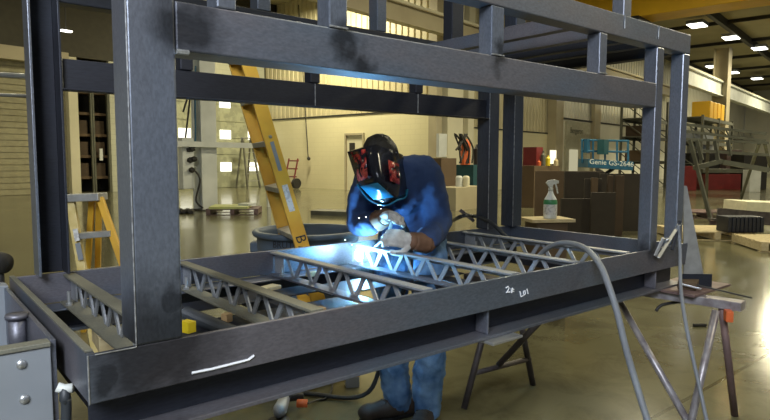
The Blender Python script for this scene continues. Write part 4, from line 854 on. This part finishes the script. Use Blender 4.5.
# boots
def boot(an, td):
    td = V(td); td.z = 0; td.normalize(); g = V((an.x, an.y, 0)); sdv = V((0,0,1)).cross(td); R = Matrix((td, sdv, V((0,0,1)))).transposed()
    mb = MB(); mb.ball(g - td*.05 + V((0,0,.045)), 1, 3, (.055,.042,.045), R); mb.ball(g + td*.06 + V((0,0,.045)), 1, 3, (.10,.047,.048), R); mb.ball(g + td*.145 + V((0,0,.042)), 1, 3, (.06,.05,.042), R)
    blob(mb, [g + V((0,0,.05)), g + V((0,0,.14))], [.052, .050]); b = mb.build('boot', M['boot'], person, True); remesh(b, .008, 4)
    mb = MB(); P = []
    for i in range(20):
        a = 2*math.pi*i/20; x = math.cos(a)*.155+.045; y = math.sin(a)*(.050 if math.cos(a) > -.3 else .042); P.append(g + td*x + sdv*y)
    mb.prism(P, V((0,0,.018))); mb.build('sole', M['blk'], b, bevel=.003)
    for i in range(4):
        mb = MB(); p = g + td*(.03+.022*i) + V((0,0,.098-.007*i)); mb.tube([p - sdv*.03, p + V((0,0,.006)), p + sdv*.03], .003, 6); mb.build('lace', M['dark'], b)
boot(an1, onfloor(362, 411) - onfloor(400, 405)); boot(an2, onfloor(418, 424) - onfloor(429, 408))
# gloves: palm, thumb and four bent fingers; cuffs of tan leather
def glove(wr, d, n, thumb_s, curl, m, name):
    d = V(d).normalized(); n = V(n); n = (n - d*n.dot(d)).normalized(); s = d.cross(n)*thumb_s     # s towards the thumb side
    mb = MB(); R = Matrix((s, d, n)).transposed()
    mb.ball(wr + d*.035, 1, 3, (.036, .050, .021), R); mb.ball(wr + d*.070, 1, 3, (.043, .040, .020), R); blob(mb, [wr - d*.03, wr + d*.03], [.034, .032])
    for k, (off, L) in enumerate(((.031, .074), (.011, .084), (-.010, .078), (-.030, .062))):
        b = wr + d*(.088 - .004*abs(k-1)) + s*off; a = 0; p = b - d*.03; pts = [p, b]; dirv = d
        for j, f in enumerate((.45, .32, .26)):
            a = math.radians(curl)*(.55 if j == 0 else 1); dirv = (Matrix.Rotation(a, 3, s.cross(V((0,0,0))) if False else s) @ dirv) if (Matrix.Rotation(a, 3, s) @ dirv).dot(n) > dirv.dot(n) else (Matrix.Rotation(-a, 3, s) @ dirv)
            b = b + dirv*(L*f); pts.append(b)
        mb.tube(pts, [.013, .0125, .0115, .0105, .0092], 10); mb.ball(pts[-1], .0092, 2)
        for q_ in pts[1:-1]: mb.ball(q_, .0122, 2)
    t0 = wr + d*.025 + s*.030; t1 = t0 + (d*.55 + s*.75 + n*.25).normalized()*.038; t2 = t1 + (d*.9 + s*.15 + n*.45).normalized()*.030; t3 = t2 + (d*.8 - s*.25 + n*.55).normalized()*.024
    mb.tube([t0 - s*.012, t0, t1, t2, t3], [.015, .017, .0145, .0125, .0105], 10); mb.ball(t3, .0105, 2); mb.ball(t1, .0145, 2); mb.ball(t2, .0128, 2)
    o = mb.build(name, m, person, True); remesh(o, .0035, 3, .5); return o
gw1 = at(383, 219, 2.80); gw2 = at(413, 241, 2.745)
g1 = glove(gw1, at(398, 213, 2.70) - gw1, -RT*.2 - UP*.9 - FW*.2, 1, 52, M['glove'], 'glove')
g2 = glove(gw2, at(388, 236, 2.69) - gw2, -UP*.35 + FW*.9, 1, 38, M['glove'], 'glove')
for a, b, g in ((at(378, 221, 2.85), at(386, 217, 2.79), g1), (at(426, 243, 2.80), at(412, 241, 2.745), g2)):
    mb = MB(); blob(mb, [a, b], [.050, .042]); o = mb.build('leather_cuff', M['leather'], g, True, label='tan leather cuff'); 
# torch
tt = thing('welding_torch', at(395, 216, 2.74), 'silver-necked welding torch held in the pale glove over the joint', 'torch')
mb = MB(); mb.tube(curve_pts([at(404, 226, 2.79), at(399, 219, 2.765), at(392, 221, 2.765)], 5), .014, 12); mb.build('handle', M['dark'], tt, True)
mb = MB(); mb.tube(curve_pts([at(392, 221, 2.765), at(389, 231, 2.79), at(382, 241, 2.82), at(374, 248, 2.85)], 6), .008, 10); mb.build('neck', M['zinc'], tt, True)
mb = MB(); mb.tube([at(375, 247, 2.845), at(366, 253, 2.865)], [.0095, .0075], 12); mb.build('nozzle', M['pipe_dk'], tt, True)
mb = MB(); mb.tube(curve_pts([at(404, 226, 2.79), at(408, 236, 2.82), V((1.60, .78, .70)), V((1.58, .92, .4)), V((1.52, 1.0, .06)), V((1.35, 1.25, .014)), V((1.2, 1.6, .014))], 8), .012, 8); mb.build('cable', M['hose_dk'], tt, True)
# helmet: faceted hood with a ridge down the front
HV = dict(TLb=(352,151,2.90), TL=(346.5,152,2.79), RT_=(373,145.5,2.665), TR=(391,149,2.72), TRb=(403,155,2.86), ML=(357,184,2.745), MLb=(363,186,2.86), RM=(378,181,2.60),
          R2=(402,178,2.735), BRb=(408,180,2.89), CR=(397,200,2.71), BR=(406,196,2.83), C2=(386,205,2.74), C1=(370,200,2.76), TM=(378,142,2.74))
HP = {k: at(*v) for k, v in HV.items()}
def facets(fs, name, m, par, thick=.004, bevel=.004, push=0, label=None, pts=HP, sub=0):
    mb = MB(); d = {}
    for f in fs:
        for k in f:
            if k not in d: d[k] = mb.bm.verts.new(pts[k] + (pts[k]-HC).normalized()*push)
        mb.bm.faces.new([d[k] for k in f])
    o = mb.build(name, m, par, True, label=label); 
    if sub:
        u_ = o.modifiers.new('sub', 'SUBSURF'); u_.levels = u_.render_levels = 2
        for e_ in o.data.edges: pass
        at_ = o.data.attributes.new('crease_edge', 'FLOAT', 'EDGE')
        for e_ in at_.data: e_.value = sub
    sf = o.modifiers.new('thick', 'SOLIDIFY'); sf.thickness = thick; sf.offset = -1
    return o
helm = facets([('TLb','TL','ML','MLb'), ('TL','RT_','RM','ML'), ('RT_','TR','R2','RM'), ('RM','R2','CR'), ('TR','TRb','BRb','R2'), ('R2','BRb','BR','CR'), ('ML','RM','CR','C2','C1'), ('TL','TM','RT_'), ('RT_','TM','TR')], 'helmet', M['helmet'], person, label='glossy black faceted welding hood', sub=.55)
GP = {k: at(*v) for k, v in dict(a=(352,153,2.765), b=(366,149.5,2.69), c=(368.5,178,2.645), d=(359,181,2.71), e=(388,160,2.665), f=(398,164,2.72), g=(399,184,2.705), h=(390,180,2.645),
      l0=(361,185.5,2.715), l1=(377.5,182.5,2.60), l2=(393,196,2.675), l3=(374,198.5,2.72)).items()}
facets([('a','b','c','d')], 'flame_graphic', M['flame'], helm, .002, push=.006, pts=GP, label='red flame graphic')
facets([('e','f','g','h')], 'flame_graphic', M['flame'], helm, .002, push=.006, pts=GP, label='red flame graphic')
facets([('l0','l1','l2','l3')], 'lens', M['blue_refl'], helm, .003, push=.007, pts=GP, label='lens window coloured with the blue reflection of the arc')
mb = MB(); mb.tube(curve_pts([HP[k] + (HP[k]-HC).normalized()*.001 for k in ('ML','C1','C2','CR','BR','BRb')], 5), .0045, 8); mb.build('rim', M['blue_refl'], helm, True, label='edge trim with blue arc light put into its colour')
mb = MB(); mb.ball(at(396, 153, 2.76), .012, 2); mb.build('pivot_knob', M['helmet'], helm, True)
# ------------------------------------------------------------------ the arc, sparks, lamps
AP = V((1.405, .925, .785))
mb = MB(); mb.ball(AP, .020, 2, (1, 1, 1.5)); solo(mb, 'welding_arc', M['arc'], 'brilliant blue-white welding arc at the rear rail joint', 'arc', smooth=True)
sm = bpy.data.materials.new('weld_smoke'); sm.use_nodes = True; nt = sm.node_tree; nt.nodes.clear()  # scattering puff added to make the glow around the arc
vs_ = nt.nodes.new('ShaderNodeVolumeScatter'); vs_.inputs['Anisotropy'].default_value = .2; out_ = nt.nodes.new('ShaderNodeOutputMaterial'); nt.links.new(vs_.outputs[0], out_.inputs['Volume'])
tc_ = nt.nodes.new('ShaderNodeTexCoord'); ln_ = nt.nodes.new('ShaderNodeVectorMath'); ln_.operation = 'LENGTH'; nt.links.new(tc_.outputs['Object'], ln_.inputs[0])
mr_ = nt.nodes.new('ShaderNodeMapRange'); mr_.inputs['From Min'].default_value = .02; mr_.inputs['From Max'].default_value = .13; mr_.inputs['To Min'].default_value = 1.0; mr_.inputs['To Max'].default_value = 0
nt.links.new(ln_.outputs['Value'], mr_.inputs['Value']); nt.links.new(mr_.outputs['Result'], vs_.inputs['Density'])
smo = bpy.data.objects.new('weld_smoke', bpy.data.meshes.new('weld_smoke')); COL.objects.link(smo); bm_ = bmesh.new(); bmesh.ops.create_icosphere(bm_, subdivisions=3, radius=.13); bm_.to_mesh(smo.data); bm_.free(); smo.data.materials.append(sm)
smo.location = AP + V((.01, .0, .0)); tag(smo, 'faint puff of smoke added for the blue glow around the welding arc', 'smoke', None, 'stuff')
for i, (u, v) in enumerate([(359, 218), (366, 217), (381, 209), (378, 205), (352, 245), (345, 240), (372, 262), (388, 246), (340, 252), (377, 233), (335, 262)]):
    mb = MB(); mb.ball(at(u, v, 2.80 + .02*i), .0028, 1); solo(mb, 'spark', M['spark'], 'tiny flying weld spark near the welder\'s gloves', 'spark', 'flying weld sparks')
def lamp(name, kind, loc, energy, col, size=None, size_y=None, target=None):
    l = bpy.data.lights.new(name, kind); l.energy = energy; l.color = col; o = bpy.data.objects.new(name, l); COL.objects.link(o); o.location = V(loc)
    if kind == 'AREA':
        l.size = size
        if size_y: l.shape = 'RECTANGLE'; l.size_y = size_y
    if kind == 'POINT': l.shadow_soft_size = size
    if target is not None: o.rotation_euler = (V(target)-V(loc)).to_track_quat('-Z', 'Y').to_euler()
    return o
lamp('arc_lamp', 'POINT', AP + V((.0, -.02, .02)), 15, (.20, .58, 1), .012)
for p in (-5, 5, 15, 25, 37, 50):
    for q in (-6, 3.5, 16):
        if q == 16 and p > 15: continue
        lamp('ceiling_lamp', 'AREA', B(p, q, CZ-.55), {-5: 110, 5: 230, 15: 850, 37: 1000, 50: 1000}.get(p, 640), (1, .91, .62), 1.6, 1.0, B(p, q, 0))
lamp('camera_left_fill', 'AREA', (-2.0, -2.2, 3.2), 235, (.82, .89, 1), 1.5, 1.5, (.4, .2, .9))  # cool area lamp added near the camera to brighten the frame's near left side
W_ = bpy.data.worlds.new('world'); SC.world = W_; W_.use_nodes = True
W_.node_tree.nodes['Background'].inputs[0].default_value = (.75, .82, 1, 1); W_.node_tree.nodes['Background'].inputs[1].default_value = .10
SC.view_settings.view_transform = 'Standard'; SC.view_settings.look = 'None'; SC.view_settings.gamma = 1; SC.view_settings.use_curve_mapping = False
SC.view_settings.exposure = .12
